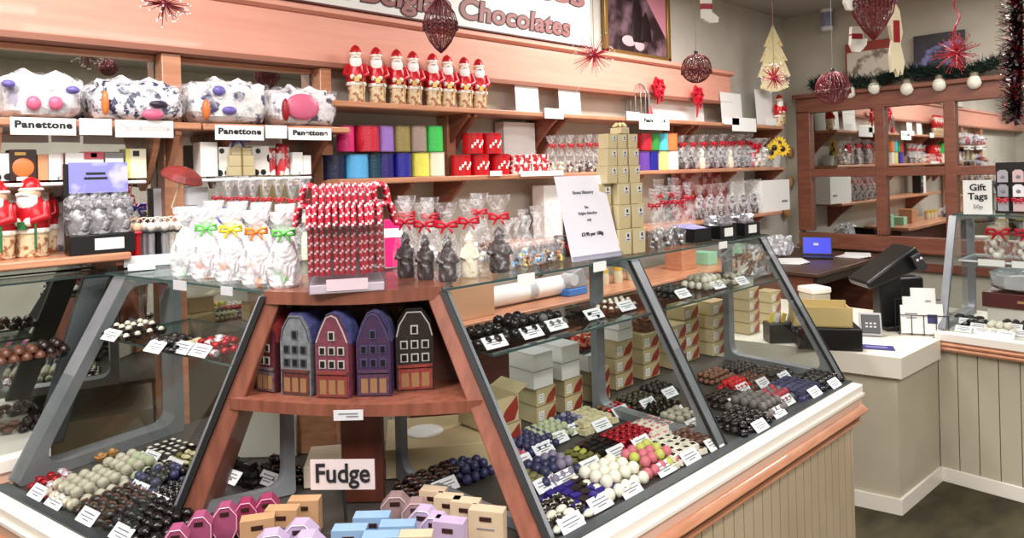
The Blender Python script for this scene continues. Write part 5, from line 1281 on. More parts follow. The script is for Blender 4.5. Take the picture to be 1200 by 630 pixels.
zt_ = ZD+.002+3*.064
for k in range(2): case_box('white carton on the cream cartons right of the grey post, %s' % ('lower', 'upper')[k], XB(721, 1.83, 1.0), 1.83, zt_+k*.046, .10-.01*k, .11, .045, 'white', 0, 'white cartons in the right counter')
fruit_dish('dish of red sweets on the white cartons right of the grey post', Vector((XB(716, 1.83, 1.05), 1.83, zt_+.0925)), .08)
t = thing('wicker_tray', 'small brown wicker tray on the cream cartons', 'tray', (XB(757, 1.83, 1.0), 1.83, zt_+.001)); b = MB(); b.box((0, 0, .004), (.12, .09, .008))
for sx, sy, dx, dy in ((0, -1, .12, .006), (0, 1, .12, .006), (-1, 0, .006, .09), (1, 0, .006, .09)): b.box((sx*.06, sy*.045, .018), (dx, dy, .036))
b.build('basket', mat('wicker', (120, 72, 44), .6, col2=(70, 40, 26), scale=70, bump=.8), t, smooth=0); tag(lump(.10, .075, .05, 12, .25).build('nuts', HAZ, t, loc=(0, 0, .01), smooth=20), kind='stuff')
for k, (px, Y, zz, n) in enumerate([(800, 1.84, ZD+.002, 4), (832, 1.80, ZD+.002, 4), (874, 1.95, .768, 4), (900, 1.97, .768, 3)]):
    x = XB(px, Y, .98)
    for r in range(n):
        case_box('cream carton with red corner in the right bay, %s row, %s from left' % (('bottom', 'second', 'third', 'top')[r], ordn[k]), x, Y, zz+r*.064, .118, .10, .063, 'gold', 0, GC)
t = thing('white_card_box', 'tall blank white box standing on the cartons in the right bay', 'box', (XB(874, 1.95, 1.05), 1.95, .768+4*.064+.001)); boxm(t, 'box', (.09, .05, .12), WHITE)
# open cartons by the tower
for k, (px, py, lab) in enumerate([(575, 492, 'open cream carton with red swoosh behind the tower edge, lower'), (572, 462, 'open cream carton stacked behind the tower edge, upper')]):
    x = XB(px, 1.70, .9 if k == 0 else .97); t = case_box(lab, x, 1.70, ZD+.002+k*.091, .15, .13, .09, 'gold', 0, GC)
    if k == 1:
        for s in (-1, 1): MB().box((s*.085, 0, .095), (.07, .13, .003), R=Matrix.Rotation(s*-.35, 3, 'Y')).build('flap', CART, t, smooth=0)
# white till rolls and tape dispenser on the back worktop
zw = .991
for k, (px, lab) in enumerate([(598, 'large white paper roll on the back worktop, left one'), (640, 'large white paper roll on the back worktop, right one')]):
    p = onshelf(px, zw, 2.72); t = thing('paper_roll', lab, 'paper roll', (p.x, 2.72, zw+.056)); r_ = .055
    MB().tube([(-.17, 0, 0), (.17, 0, 0)], r_, 22).build('paper', WHITE, t); MB().tube([(-.175, 0, 0), (.175, 0, 0)], .018, 12).build('core', TAN, t)
p = onshelf(672, zw, 2.66); t = thing('tape_dispenser', 'grey tape dispenser with blue base on the back worktop', 'tape dispenser', (p.x, 2.66, zw)); MB().box((0, 0, .02), (.16, .08, .04)).build('base', mat('blue_plastic', (70, 130, 210), .35), t, bevel=.005)
b = MB(); b.hexa([(-.06, -.035, .04), (.10, -.035, .04), (.10, .035, .04), (-.06, .035, .04), (-.03, -.03, .13), (.05, -.03, .15), (.05, .03, .15), (-.03, .03, .13)]); b.build('body', mat('grey_plastic', (150, 152, 156), .4), t, bevel=.006)
MB().tube([(-.03, -.04, .09), (-.03, .04, .09)], .035, 16).build('tape', PAPER, t)
p = onshelf(540, zw, 2.70); t = thing('cardboard_box', 'open tan cardboard box with raised flaps on the back worktop', 'box', (p.x, 2.70, zw)); CB = mat('cardboard', (206, 160, 124), .7)
boxm(t, 'carton', (.26, .22, .17), CB)
for s in (-1, 1): MB().box((s*.15, 0, .20), (.11, .22, .004), R=Matrix.Rotation(-s*.9, 3, 'Y')).build('flap', CB, t, smooth=0)
for px, lab, m, h, w in ((798, 'orange wooden block stand on the back worktop', ORANGE, .16, .18), (826, 'pale green carton on the back worktop', mat('pale_green', (150, 206, 174), .5), .09, .12), (860, 'mint green carton on the back worktop by the glass end', mat('pale_green', (150, 206, 174), .5), .14, .10)):
    p = onshelf(px, zw, 2.75); t = thing('worktop_box', lab, 'box', (p.x, 2.75, zw)); boxm(t, 'box', (w, .14, h), m)
for k, px in enumerate((708, 724, 740)):
    p = onshelf(px, zw, 2.72); t = thing('small_jar', 'small yellow topped jar on the back worktop, %s of three' % ('left', 'middle', 'right')[k], 'jar', (p.x, 2.72, zw), 0, 'small jars on the back worktop'); MB().lathe([(.03, 0), (.034, .05), (.028, .08)], 12).build('jar', mat('jar_clear', (210, 200, 170), .2), t); MB().lathe([(.03, .08), (.03, .105)], 12).build('lid', mat('jar_lid', (214, 180, 60), .4), t)
# flat trays seen behind the tower
for px, py, w, d, lab in ((392, 556, .22, .16, 'white flat carton lying behind the centre post, left'), (512, 535, .34, .26, 'tan flat carton with pale patch lying behind the centre post, right')):
    p = onZ(px, py, ZD+.05); p = p+FW*.12
    t = thing('flat_carton', lab, 'carton', (p.x, p.y, ZD+.001), AZ-PI/2+.15); boxm(t, 'carton', (w, d, .06 if px < 400 else .085), mat('beige_carton', (222, 206, 184), .55) if px < 400 else CART)
    if px > 400: q_ = MB(); q_.ball((-.05, .0, .0865), .06, sz=.02, n=16); q_.build('pale_patch', WHITE, t)

# ------------------------------------------------------------------ house shaped tins on the tower shelf
def house(label, px, py, wp, hp, wall, roof, trim, shop, d=.085, rz=None, gable='tri'):
    p = onZ(px, py, ZH+.001); s = mpp(p); w, h = wp*s, hp*s
    t = thing('house_tin', label, 'house tin', p+bk*(d/2), AZ-PI/2 if rz is None else rz, 'house shaped tins on the tower shelf')
    e = h*.66
    g = {'tri': [(w/2, e), (w*.16, h*.97), (-w*.16, h*.97), (-w/2, e)], 'step': [(w/2, e), (w*.42, h*.82), (w*.2, h*.97), (-w*.2, h*.97), (-w*.42, h*.82), (-w/2, e)], 'round': [(w/2, e), (w*.36, h*.82), (w*.17, h*.97), (0, h), (-w*.17, h*.97), (-w*.36, h*.82), (-w/2, e)]}[gable]
    poly = [(-w/2, 0), (w/2, 0)]+g
    MB().prism([(x, -d/2, z) for x, z in poly], (0, d, 0)).build('walls', wall, t, smooth=0, bevel=.002)
    b = MB(); rr = [(w/2+.002, e*.98)]+[(x*1.04, z+.005) for x, z in g[1:-1]]+[(-w/2-.002, e*.98)]
    for (x0, z0), (x1, z1) in zip(rr[:-1], rr[1:]): b.prism([(x0, -d/2+.008, z0), (x1, -d/2+.008, z1), (x1, -d/2+.008, z1-.004), (x0, -d/2+.008, z0-.004)], (0, d-.006, 0))
    b.build('roof', roof, t, smooth=0)
    y = -d/2-.001
    nx = 3 if wp > 30 else 2
    for zz in (.40, .56):
        for i in range(nx):
            x = (i-(nx-1)/2)*w*.28
            f = MB().box((x, y, h*zz), (w*.2, .003, h*.10)).build('window_frame', trim, t, smooth=0)
            MB().box((x, y-.001, h*zz), (w*.13, .003, h*.075)).build('pane', BLACK, f, smooth=0)
    f = MB().box((0, y, h*.74), (w*.2, .003, h*.11)).build('gable_window', trim, t, smooth=0); MB().box((0, y-.001, h*.74), (w*.12, .003, h*.08)).build('pane', BLACK, f, smooth=0)
    MB().box((0, y-.001, h*.30), (w*.92, .008, h*.03)).build('awning', shop, t, smooth=0)
    f = MB().box((0, y, h*.14), (w*.9, .003, h*.25)).build('shop_front', shop, t, smooth=0)
    b = MB()
    for i in range(3): b.box(((i-1)*w*.27, y-.001, h*.13), (w*.2, .003, h*.17))
    b.build('shop_panes', mat('shop_glow', (140, 104, 72), .4), f, smooth=0)
    if gable != 'tri': MB().tube([(x, y+.001, z) for x, z in [(w/2-.003, e)]+[(x*.93, z-.004) for x, z in g[1:-1]]+[(-w/2+.003, e)]], .0022, 5).build('gable_edging', trim, t)
hm = lambda n, c_, c2: mat('house_'+n, tuple(int(x*.86+8) for x in c_), .35, col2=tuple(int(x*.82+8) for x in c2), scale=70)
TRIM = mat('house_trim', (170, 168, 164), .4)
house('maroon house tin with red tiled roof at the left of the tower shelf', 319, 459, 30, 92, hm('maroon', (96, 36, 44), (78, 28, 36)), hm('redroof', (176, 62, 58), (150, 46, 46)), TRIM, hm('shopgrey', (110, 100, 110), (84, 60, 60)), rz=AZ-PI/2-.45)
house('pale grey stepped house tin with blue roof, second on the tower shelf', 352, 463, 40, 96, hm('grey', (136, 140, 146), (112, 116, 122)), hm('blueroof', (88, 92, 150), (70, 74, 130)), mat('house_dark_trim', (70, 74, 82), .4), hm('shopred', (120, 44, 46), (70, 50, 44)), rz=AZ-PI/2-.28, gable='step')
house('pink house tin with red shop awning in the middle of the tower shelf', 393, 466, 41, 98, hm('pink', (132, 62, 78), (112, 50, 66)), hm('blueroof', (88, 92, 150), (70, 74, 130)), TRIM, hm('shopred2', (150, 50, 50), (120, 60, 50)), rz=AZ-PI/2-.16, gable='round')
house('dark violet house tin, fourth on the tower shelf', 439, 464, 40, 98, hm('violet', (74, 44, 70), (56, 40, 84)), hm('violetroof', (90, 88, 130), (70, 68, 110)), mat('house_violet_trim', (70, 66, 100), .4), hm('shopviolet', (96, 60, 70), (70, 50, 90)), rz=AZ-PI/2-.02, gable='round')
house('black brown house tin with red shop at the right of the tower shelf', 485, 457, 44, 96, hm('black', (44, 34, 34), (34, 26, 26)), hm('blackroof', (40, 32, 34), (30, 24, 26)), TRIM, hm('shopbright', (158, 62, 54), (130, 50, 44)), rz=AZ-PI/2+.12, gable='step')
t = thing('gold_ornament', 'slim gold pleated paper star behind the two dark houses', 'ornament', onZ(462, 452, ZH)+bk*.10, AZ-PI/2); MB().lathe([(.006, 0), (.008, .12), (.022, .20)], 8, sy=.4).build('cone', FOILG, t, smooth=0)
# card on the shelf edge, Fudge sign and fudge boxes
p = onZ(396, 476, ZH-.014); t = thing('price_card', 'greyish card fixed to the middle of the tower shelf edge', 'price card', edge(-1, ZH).lerp(edge(1, ZH), .5)-bk*.058+Vector((0, 0, -.035)), AZ-PI/2)
MB().box((0, 0, .012), (.075, .002, .026)).build('card', PAPER, t, smooth=0); b = MB(); b.box((0, -.0015, .016), (.05, .001, .003)); b.box((.01, -.0015, .009), (.03, .001, .003)); b.build('lettering', INKG, t, smooth=0)
q = edge(-1, .92).lerp(edge(1, .92), .5); D0 = dist(q)+.02
def atD(px, py, D): return CP+ray(px, py)*D
q = atD(402, 573, D0); s = mpp(q)
t = thing('fudge_sign', 'pale sign reading Fudge in bold black letters in the tower', 'sign', q, AZ-PI/2-.04)
MB().box((0, 0, 17.5*s), (76*s, .004, 35*s)).build('card', mat('sign_pink', (214, 200, 200), .45), t, smooth=0)
me = text_mesh('Fudge', 31*s, bold=.0012); xs = [v.co.x for v in me.vertices]; k = 64*s/(max(xs)-min(xs))
for v in me.vertices: v.co.x *= k
me.transform(FACE_B((0, -.0035, 18.5*s))); me.materials.clear(); me.materials.append(INK); o = bpy.data.objects.new('lettering', me); C.objects.link(o); o.parent = t
MB().tube([(0, .006, 0), (0, .02, -(q.z-ZD)+.001)], .004, 6).build('stand', GREYD, t)
def fudge(label, px, py, wp, hp, m, em, shape='sq', rz=0):
    """box whose top front edge middle shows at (px, py)"""
    hgt = .085
    p = onZ(px, py, ZD+hgt); s = mpp(p); w = wp*s; d = .035
    t = thing('fudge_box', label, 'fudge box', (p.x, p.y, ZD), AZ-PI/2+rz, 'fudge boxes at the foot of the tower')
    k = Matrix.Rotation(-.25, 4, 'X')
    if shape == 'sq': poly = [(-w/2, 0), (w/2, 0), (w/2, hgt), (-w/2, hgt)]
    else: poly = [(-w*.3, 0), (w*.3, 0), (w/2, hgt*.3), (w/2, hgt*.72), (w*.2, hgt), (-w*.2, hgt), (-w/2, hgt*.72), (-w/2, hgt*.3)]
    b = MB(); b.prism([(x, -d/2, z) for x, z in poly], (0, d, 0)); b.build('box', m, t, smooth=0, bevel=.0015)
    b = MB(); b.box((0, -d/2-.001, hgt*.78), (w*.34, .002, hgt*.12)); f = b.build('label', BROWNB, t, smooth=0)
    if shape != 'sq':
        e = mat('fudge_edge_'+m.name, em, .4); pts = [(x*.93, -d/2-.001, z*.95+.002) for x, z in poly]; MB().tube(pts, .0014, 4, closed=True).build('edge_line', e, t)
    else: MB().box((0, -d/2-.001, hgt*.5), (w*.5, .001, .003)).build('lettering', INKG, t, smooth=0)
    return t
fb = lambda n, c_: mat('fudge_'+n, c_, .4, col2=tuple(int(x*.93) for x in c_), scale=12)
MAG, MGL = fb('magenta', (160, 78, 114)), fb('crimson', (150, 50, 88)); TANF = fb('tan', (190, 150, 112)); LILF = fb('lilac', (186, 166, 196)); BLUF = fb('blue', (140, 172, 206)); CRMF = fb('cream', (206, 184, 156)); GRYF = fb('taupe', (150, 124, 124))
FB = [(207, 616, 28, MAG, (230, 180, 200), 'oct', 'magenta octagonal', 'at the far left'), (234, 601, 28, MAG, (230, 180, 200), 'oct', 'magenta octagonal', 'second from the left'), (264, 590, 28, MAG, (230, 180, 200), 'oct', 'magenta octagonal', 'third from the left'), (288, 585, 26, MGL, (220, 150, 180), 'oct', 'crimson octagonal', 'behind the magenta ones'), (313, 580, 28, MGL, (220, 150, 180), 'oct', 'crimson octagonal', 'left of the tan ones'),
      (302, 605, 38, TANF, 0, 'sq', 'tan square', 'in front left of the Fudge sign'), (331, 594, 38, TANF, 0, 'sq', 'tan square', 'in the second tan row'), (357, 583, 36, TANF, 0, 'sq', 'tan square', 'directly below the left of the Fudge sign'),
      (318, 622, 40, LILF, (220, 206, 226), 'oct', 'lilac', 'in front of the tan boxes'), (352, 610, 40, LILF, (220, 206, 226), 'oct', 'lilac', 'second in the left lilac row'), (360, 624, 42, LILF, (220, 206, 226), 'oct', 'lilac', 'at the bottom edge left of the blue ones'),
      (436, 602, 42, BLUF, 0, 'sq', 'pale blue', 'nearest below the Fudge sign'), (466, 612, 42, BLUF, 0, 'sq', 'pale blue', 'right of the first blue one'), (410, 617, 40, BLUF, 0, 'sq', 'pale blue', 'left front'), (447, 625, 44, BLUF, 0, 'sq', 'pale blue', 'at the bottom edge'),
      (464, 578, 34, GRYF, (190, 166, 170), 'oct', 'taupe', 'right of the Fudge sign'), (488, 585, 34, GRYF, (190, 166, 170), 'oct', 'taupe', 'second right of the Fudge sign'), (497, 594, 36, LILF, (226, 214, 232), 'oct', 'lilac', 'in the right lilac row, rear'), (511, 602, 36, LILF, (226, 214, 232), 'oct', 'lilac', 'in the right lilac row, middle'), (527, 608, 38, LILF, 0, 'sq', 'lilac square', 'in the right lilac row, front'),
      (508, 572, 30, CRMF, 0, 'sq', 'cream square', 'at the rear right'), (526, 580, 32, CRMF, 0, 'sq', 'cream square', 'second in the right cream row'), (546, 585, 34, CRMF, 0, 'sq', 'cream square', 'third in the right cream row'), (571, 595, 42, CRMF, 0, 'sq', 'large cream square', 'at the front right'), (487, 624, 40, CRMF, 0, 'sq', 'cream square', 'at the bottom edge right of the blue ones')]
for px, py, wp, m, em, sh, nm, wh in FB: fudge('%s fudge box %s' % (nm, wh), px, py, wp, 0, m, em, sh, rz=.25 if px < 330 else -.25 if px > 490 else 0)
# ------------------------------------------------------------------ till area
ZK = .766
def dev(px, py, z=ZK): return onZ(px, py, z)
p = dev(1045, 384); s = mpp(p); f = AZ-PI/2
t = thing('till_terminal', 'black tilted touch screen till on a stand on the cream counter', 'till', p, f)
b = MB(); b.box((0, 0, .012), (.14, .16, .024)); b.hexa([(-.075, -.03, .02), (.06, -.03, .02), (.06, .06, .02), (-.075, .06, .02), (-.075, -.02, .32), (.045, -.02, .34), (.045, .05, .34), (-.075, .05, .32)]); b.build('stand', BLACK, t, bevel=.006)
# screen seen from its edge: thick slab rising to the right
b = MB(); A = Vector((-.20, -.02, .27)); B = Vector((.10, .02, .46))
u = (B-A).normalized(); n_ = Vector((-u.z, 0, u.x)); v = Vector((0, 1, 0))
def slab(A, B, th, wd, th2): return [A-v*wd-n_*th, B-v*wd-n_*th2, B+v*wd-n_*th2, A+v*wd-n_*th, A-v*wd+n_*.01, B-v*wd+n_*.01, B+v*wd+n_*.01, A+v*wd+n_*.01]
b.hexa(slab(A, B, .035, .11, .12)); b.build('screen_housing', BLACK, t, bevel=.012)
b = MB(); b.box((.085, -.135, .385), (.05, .02, .10), R=Matrix.Rotation(-.5, 3, 'Y')); b.build('rear_plate', mat('till_grey', (52, 52, 56), .4), t, bevel=.004)
b = MB(); b.ball((.07, -.145, .40), .008, n=8, k=4); b.ball((.09, -.145, .41), .008, n=8, k=4); b.build('sockets', PAPER, t)
t = thing('receipt_printer', 'black receipt printer behind the till stand', 'printer', dev(1070, 372)+bk*.10, f); b = MB(); b.box((0, 0, .12), (.17, .16, .24)); b.build('body', BLACK, t, bevel=.015); MB().box((0, -.02, .243), (.10, .06, .008)).build('paper_cover', mat('till_grey', (52, 52, 56), .4), t)
p = dev(980, 410); t = thing('cash_drawer', 'low black cash drawer with tan card box on the till counter', 'cash drawer', p+bk*.12, f-.25)
b = MB(); b.box((.0, 0, .055), (.30, .26, .11)); b.build('drawer', BLACK, t, bevel=.005)
p = dev(979, 410, ZK); t = thing('tan_card_box', 'long open tan card tray lying on the black cash drawer', 'tray', p+bk*.10-RT*.03+Vector((0, 0, .112)), f-.25)
b = MB(); TANB = mat('tan_tray', (200, 180, 122), .55)
b.box((0, 0, .003), (.28, .16, .006)); b.box((0, -.078, .05), (.28, .004, .10)); b.box((0, .078, .055), (.28, .004, .11)); b.box((-.138, 0, .045), (.004, .16, .09)); b.box((.138, 0, .045), (.004, .16, .09)); b.build('tray', TANB, t, smooth=0)
p = dev(919, 402); t = thing('pamphlet_box', 'black box holding yellow and white leaflets by the glass end', 'box', p+bk*.05, f); b = MB(); b.box((0, 0, .05), (.15, .10, .10)); b.build('box', BLACK, t, bevel=.003)
for k, (x, m) in enumerate(((-.045, mat('leaf_yellow', (244, 220, 90), .5)), (-.015, WHITE), (.02, mat('leaf_yellow', (244, 220, 90), .5)), (.05, WHITE))):
    q = thing('leaflet', '%s leaflet sticking out of the black box by the glass end, %s from left' % (('yellow', 'white', 'yellow', 'white')[k], ordn[k]), 'leaflet', t.location+RT*x+Vector((0, 0, .101)), f+.1*k, 'leaflets in the black box'); MB().box((0, 0, .022), (.026, .003, .05), R=Matrix.Rotation(.3, 3, 'Y')).build('paper', m, q, smooth=0)
p = dev(1021, 394); t = thing('card_terminal', 'black card payment terminal with grey rim on the till counter', 'card terminal', p, f-.35)
b = MB(); R_x = Matrix.Rotation(-.35, 4, 'X'); b.T = R_x; b.box((0, 0, .065), (.11, .02, .125)); b.build('rim', mat('rim_grey', (176, 178, 182), .4), t, bevel=.006)
b = MB(); b.T = R_x; b.box((0, -.011, .065), (.09, .006, .10)); b.build('face', BLACK, t, bevel=.002)
b = MB(); b.T = R_x; 
for i in range(3): b.box((-.02+.02*i, -.015, .05), (.012, .002, .008)); b.box((-.02+.02*i, -.015, .068), (.012, .002, .008))
b.build('keys', PAPER, t, smooth=0)
p = dev(1080, 391); t = thing('leaflet_holder', 'clear wire holder on the till counter packed with white leaflets', 'leaflet holder', p, f-.3)
b = MB(); w = 50*mpp(p)
for k in range(5): x = -w/2+w*k/4; b.tube([(x, -.05, .11), (x, -.055, .005), (x, .04, .005), (x, .045, .18)], .0025, 5)
b.tube([(-w/2, -.05, .11), (w/2, -.05, .11)], .003, 5); b.tube([(-w/2, .045, .18), (w/2, .045, .18)], .003, 5); b.build('wire_frame', GREYD, t)
M_ = Matrix.Rotation(f-.3, 4, 'Z')
for k, (x, y, h, w_, lab) in enumerate([(-.055, -.035, .15, .10, 'white printed leaflet at the front left of the holder'), (.045, -.038, .16, .105, 'white leaflet with dark square picture at the front right of the holder'), (-.03, .0, .19, .11, 'white leaflet in the middle of the holder'), (.02, .02, .235, .12, 'tallest white leaflet at the back of the holder')]):
    q = thing('leaflet', lab, 'leaflet', p+M_ @ Vector((x, y, .009)), f-.3, 'leaflets in the wire holder', rot=(-.12, 0, f-.3)); MB().box((0, 0, h/2), (w_, .012, h)).build('paper', WHITE, q, smooth=0)
    b = MB(); 
    if k == 1: b.box((0, -.0065, h*.5), (w_*.45, .001, h*.3))
    else: b.box((0, -.0065, h*.7), (w_*.6, .001, .006)); b.box((0, -.0065, h*.55), (w_*.5, .001, .005))
    b.build('print', mat('print_blue', (60, 60, 110), .5) if k == 1 else INKG, q, smooth=0)
t = thing('leaflet', 'dark violet leaflet lying flat on the white till counter', 'leaflet', dev(1027, 407)+Vector((0, 0, .001)), f-.4); b = MB(); b.box((0, 0, .001), (.16, .09, .002)); b.build('paper', mat('violet_paper', (70, 66, 130), .4), t, smooth=0); b = MB(); b.box((0, 0, .0024), (.10, .03, .0006)); b.build('print', mat('violet_light', (130, 126, 180), .4), t, smooth=0)
t = thing('paper_sheet', 'white sheet of paper on the till counter under the card terminal', 'paper', dev(1012, 400)+Vector((0, 0, .0005))-bk*.03, f-.2); MB().box((0, 0, .0004), (.2, .12, .0008)).build('paper', WHITE, t, smooth=0)
# laptop and papers on the corner desk
p = onZ(958, 302, .906); s = mpp(p); f2 = -1.15
t = thing('laptop', 'small open black laptop with blue screen on the corner desk', 'laptop', p, f2); t.scale = (.8, .8, .8)
MB().box((0, 0, .011), (.30, .21, .02)).build('keyboard_base', BLACK, t, bevel=.004)
b = MB(); b.T = Matrix.Translation((0, .105, .02)) @ Matrix.Rotation(-.3, 4, 'X'); b.box((0, 0, .10), (.30, .012, .20)); lid = b.build('lid', BLACK, t, bevel=.004)
b = MB(); b.T = Matrix.Translation((0, .105, .02)) @ Matrix.Rotation(-.3, 4, 'X'); b.box((0, -.007, .10), (.27, .002, .17)); sc_ = b.build('screen', mat('screen_blue', (40, 50, 190), .3, emit=.5), lid, smooth=0)
b = MB(); b.T = Matrix.Translation((0, .105, .02)) @ Matrix.Rotation(-.3, 4, 'X'); b.box((-.01, -.0085, .115), (.05, .001, .025)); b.build('window_on_screen', PAPER, lid, smooth=0)
for k, (px, py, lab) in enumerate([(1000, 300, 'loose pile of white papers right of the laptop'), (925, 307, 'white papers hanging over the desk front left of the laptop')]):
    q = onZ(px, py, .906); t = thing('paper_pile', lab, 'papers', q, .3*k)
    for j in range(4): MB().box((.01*j, -.008*j, .002+.004*j), (.26, .20, .003), rz=.12*j).build('sheet', WHITE, t, smooth=0)
q = onZ(915, 300, .906); t = thing('plastic_bag', 'crumpled clear plastic bag with white packs at the left of the desk', 'bag', q); lump(.24, .16, .17, 21, .14).build('bag', CELLO2, t, smooth=20); lump(.18, .12, .12, 23, .1).build('white_pack', PAPER, t, smooth=20)
P_ = CP+ray(954, 335)*4.5; t = thing('storage_bin', 'cream storage bin with lid standing in front of the corner desk', 'bin', (P_.x, P_.y, 0), AZ-PI/2+.3); b = MB(); b.box((0, 0, P_.z/2-.02), (.14, .14, P_.z-.04)); b.build('bin', CREAM, t, bevel=.01); MB().box((0, 0, P_.z-.02), (.15, .15, .04)).build('lid', LEDGE, t, bevel=.01)
q1_ = CP+ray(313, 479)*2.22; q2_ = CP+ray(368, 478)*2.24
for q_, w_, nm, m_ in ((q1_, .19, 'rear_panel', mat('cupboard_cream', (216, 212, 198), .5)), (q2_, .15, 'rear_wood_panel', ORANGE)):
    tm().box((q_.x, q_.y, (ZD+q_.z)/2), (w_, .02, q_.z-ZD), rz=AZ-PI/2).build(nm, m_, TW, smooth=0, bevel=.004)
# ------------------------------------------------------------------ right gift counter goods
ZR = 1.4065
p = onX(1146, 247, RX+.27); t = thing('gift_tags_sign', 'white sign reading Gift Tags standing on the right glass counter', 'sign', (p.x, p.y, ZR), -PI/2+.5)
hs_ = 40*mpp(p); ws = 29*mpp(p); MB().box((0, 0, hs_/2), (ws, .004, hs_)).build('card', WHITE, t, smooth=0)
for tx, v in (('Gift', .78), ('Tags', .52)): lettering(tx, hs_*.27, INK, t, FACE_B((0, -.0032, hs_*v)), bold=.0012)
lettering('50p', hs_*.17, INKG, t, FACE_B((0, -.0032, hs_*.22)))
GY = onX(1181, 215, RX+.40).y-.19
t = thing('tag_rack', 'black display rack of gift tags at the right edge above the glass counter', 'rack', (RX+.42, GY, ZR), -PI/2)
b = MB(); b.box((0, .012, .14), (.5, .012, .28)); b.box((0, .03, .006), (.5, .1, .012)); b.build('panel', BLACK, t, smooth=0)
TC = [mat('tag_silver', (176, 172, 180), .3, .3), mat('tag_white', (226, 226, 230), .4), mat('tag_grey', (150, 148, 156), .4), mat('tag_pinkish', (206, 176, 180), .4)]
k = 0
for r in range(3):
    for j in range(7):
        q = Vector((RX+.42-.012, GY+.215-.07*j, ZR+.045+.08*r))
        tt = thing('gift_tag', 'pale gift tag pack hung on the black rack, %s row' % ('bottom', 'middle', 'top')[r], 'gift tag', q, -PI/2, 'gift tags, %s row of the rack' % ('bottom', 'middle', 'top')[r])
        b = MB(); b.prism([(-.025, 0, -.034), (.025, 0, -.034), (.025, 0, .022), (.012, 0, .034), (-.012, 0, .034), (-.025, 0, .022)], (0, .004, 0)); b.build('tag', TC[(k*3+r) % 4], tt, smooth=0)
        if r == 0: bow(tt, (0, -.004, .028), .05, RED)
        else: MB().ball((0, -.001, -.004), .011, sy=.2, n=10, k=5).build('tag_print', INKG, tt)
        k += 1
for k, (y, z) in enumerate([(.95, 1.161), (.82, 1.161), (.68, 1.161)]):
    cello_bag('clear bag with red bow on the shelf of the right glass counter, %s from left' % ordn[k], 'sweet bag', (RX+.36, y, z), .2, .12, 'red bowed bags in the right counter', c_pieces, [TAN, HAZ, WT], d=.7, rz=-PI/2+.4, bw=.1)
for k, (y, lab) in enumerate([(.95, 'first'), (.80, 'second'), (.66, 'third')]):
    t = thing('shelf_card', 'white card on the shelf edge of the right glass counter, %s from left' % lab, 'card', (RX+.215, y, 1.14), -PI/2); MB().box((0, 0, .012), (.12, .003, .035)).build('card', WHITE, t, smooth=0)
GS = onX(1176, 350, RX+.38).y-.14
t = thing('silver_gift_box', 'silver wrapped box lying on a dark red carton in the right counter', 'gift box', (RX+.40, GS, .985), -PI/2); lump(.40, .2, .12, 31, .08).build('silver_wrap', mat('silver_wrap', (206, 208, 214), .2, .4), t, smooth=20)
t = thing('dark_red_carton', 'dark red carton under the silver wrapped box in the right counter', 'carton', (RX+.40, GS, .902), -PI/2); MB().box((0, 0, .04), (.44, .22, .08)).build('carton', mat('oxblood', (86, 30, 34), .35), t, bevel=.004); b = MB(); b.box((0, -.111, .04), (.12, .001, .012)); b.build('lettering', TAN, t, smooth=0)
t = thing('white_riser', 'white plinth under the dark red carton in the right counter', 'plinth', (RX+.40, GS, .801), -PI/2); MB().box((0, 0, .05), (.40, .18, .099)).build('plinth', LEDGE, t, smooth=0)
G4 = Wing((0, -1), (1, 0), RX)
for k, (px, py, what, sh, ms) in enumerate([(1136, 372, 'dark chocolates beside the frame of the right counter', 'oval', [BK]), (1150, 378, 'black and white chocolates in the right counter', 'oval', [BK, WT]), (1172, 384, 'white trays of truffles in the right counter', 'ball', [WT]), (1190, 378, 'dark shell chocolates at the right photo edge', 'dome', [DK])]):
    pile(G4, px, py, what, 'chocolate', sh, ms, 4, 3, .018, z=.801)
for k, (px, py) in enumerate([(1128, 385), (1150, 387), (1178, 392), (1196, 390)]):
    q = onZ(px, py, .82); tagcard(G4, Vector((q.x, q.y, .803)), 'white price card at the front of the right counter, %s from left' % ordn[k], w=.075)
# ------------------------------------------------------------------ tinsel, garland, pictures
p = onX(1189, 140, 3.75); t_ = onX(1196, -30, 3.75)
b = MB(); rg = random.Random(9)
b.tube([(p.x, p.y, p.z), ((p.x+t_.x)/2, (p.y+t_.y)/2, (p.z+t_.z)/2), (t_.x, t_.y, ZC)], .02, 6, 0)
A_, B_ = Vector(p), Vector((t_.x, t_.y, ZC))
for i in range(2600):
    u = rg.random(); c0 = A_.lerp(B_, u); a = rg.random()*6.28; e = rg.uniform(-.5, .5); d = Vector((math.cos(a), math.sin(a), e)).normalized(); L = rg.uniform(.05, .085); w = Vector((-d.y, d.x, 0)).normalized()*.005
    b.quad([c0-w, c0+d*L-w, c0+d*L+w, c0+w], rg.randrange(5))
o = b.build('tinsel_garland', [mat('tinsel_dark', (50, 16, 24), .2, .6), mat('tinsel_red', (170, 20, 44), .2, .6), mat('tinsel_silver', (226, 226, 230), .15, .7), mat('tinsel_green', (20, 60, 44), .2, .6), mat('tinsel_maroon', (90, 16, 32), .2, .6)], None, smooth=0)
tag(o, 'thick glittering red and silver tinsel hanging at the right edge of the photo', 'tinsel')
q0, q1 = onX(952, 96, XM-.05), onX(1200, 66, XM-.05)
b = MB(); 
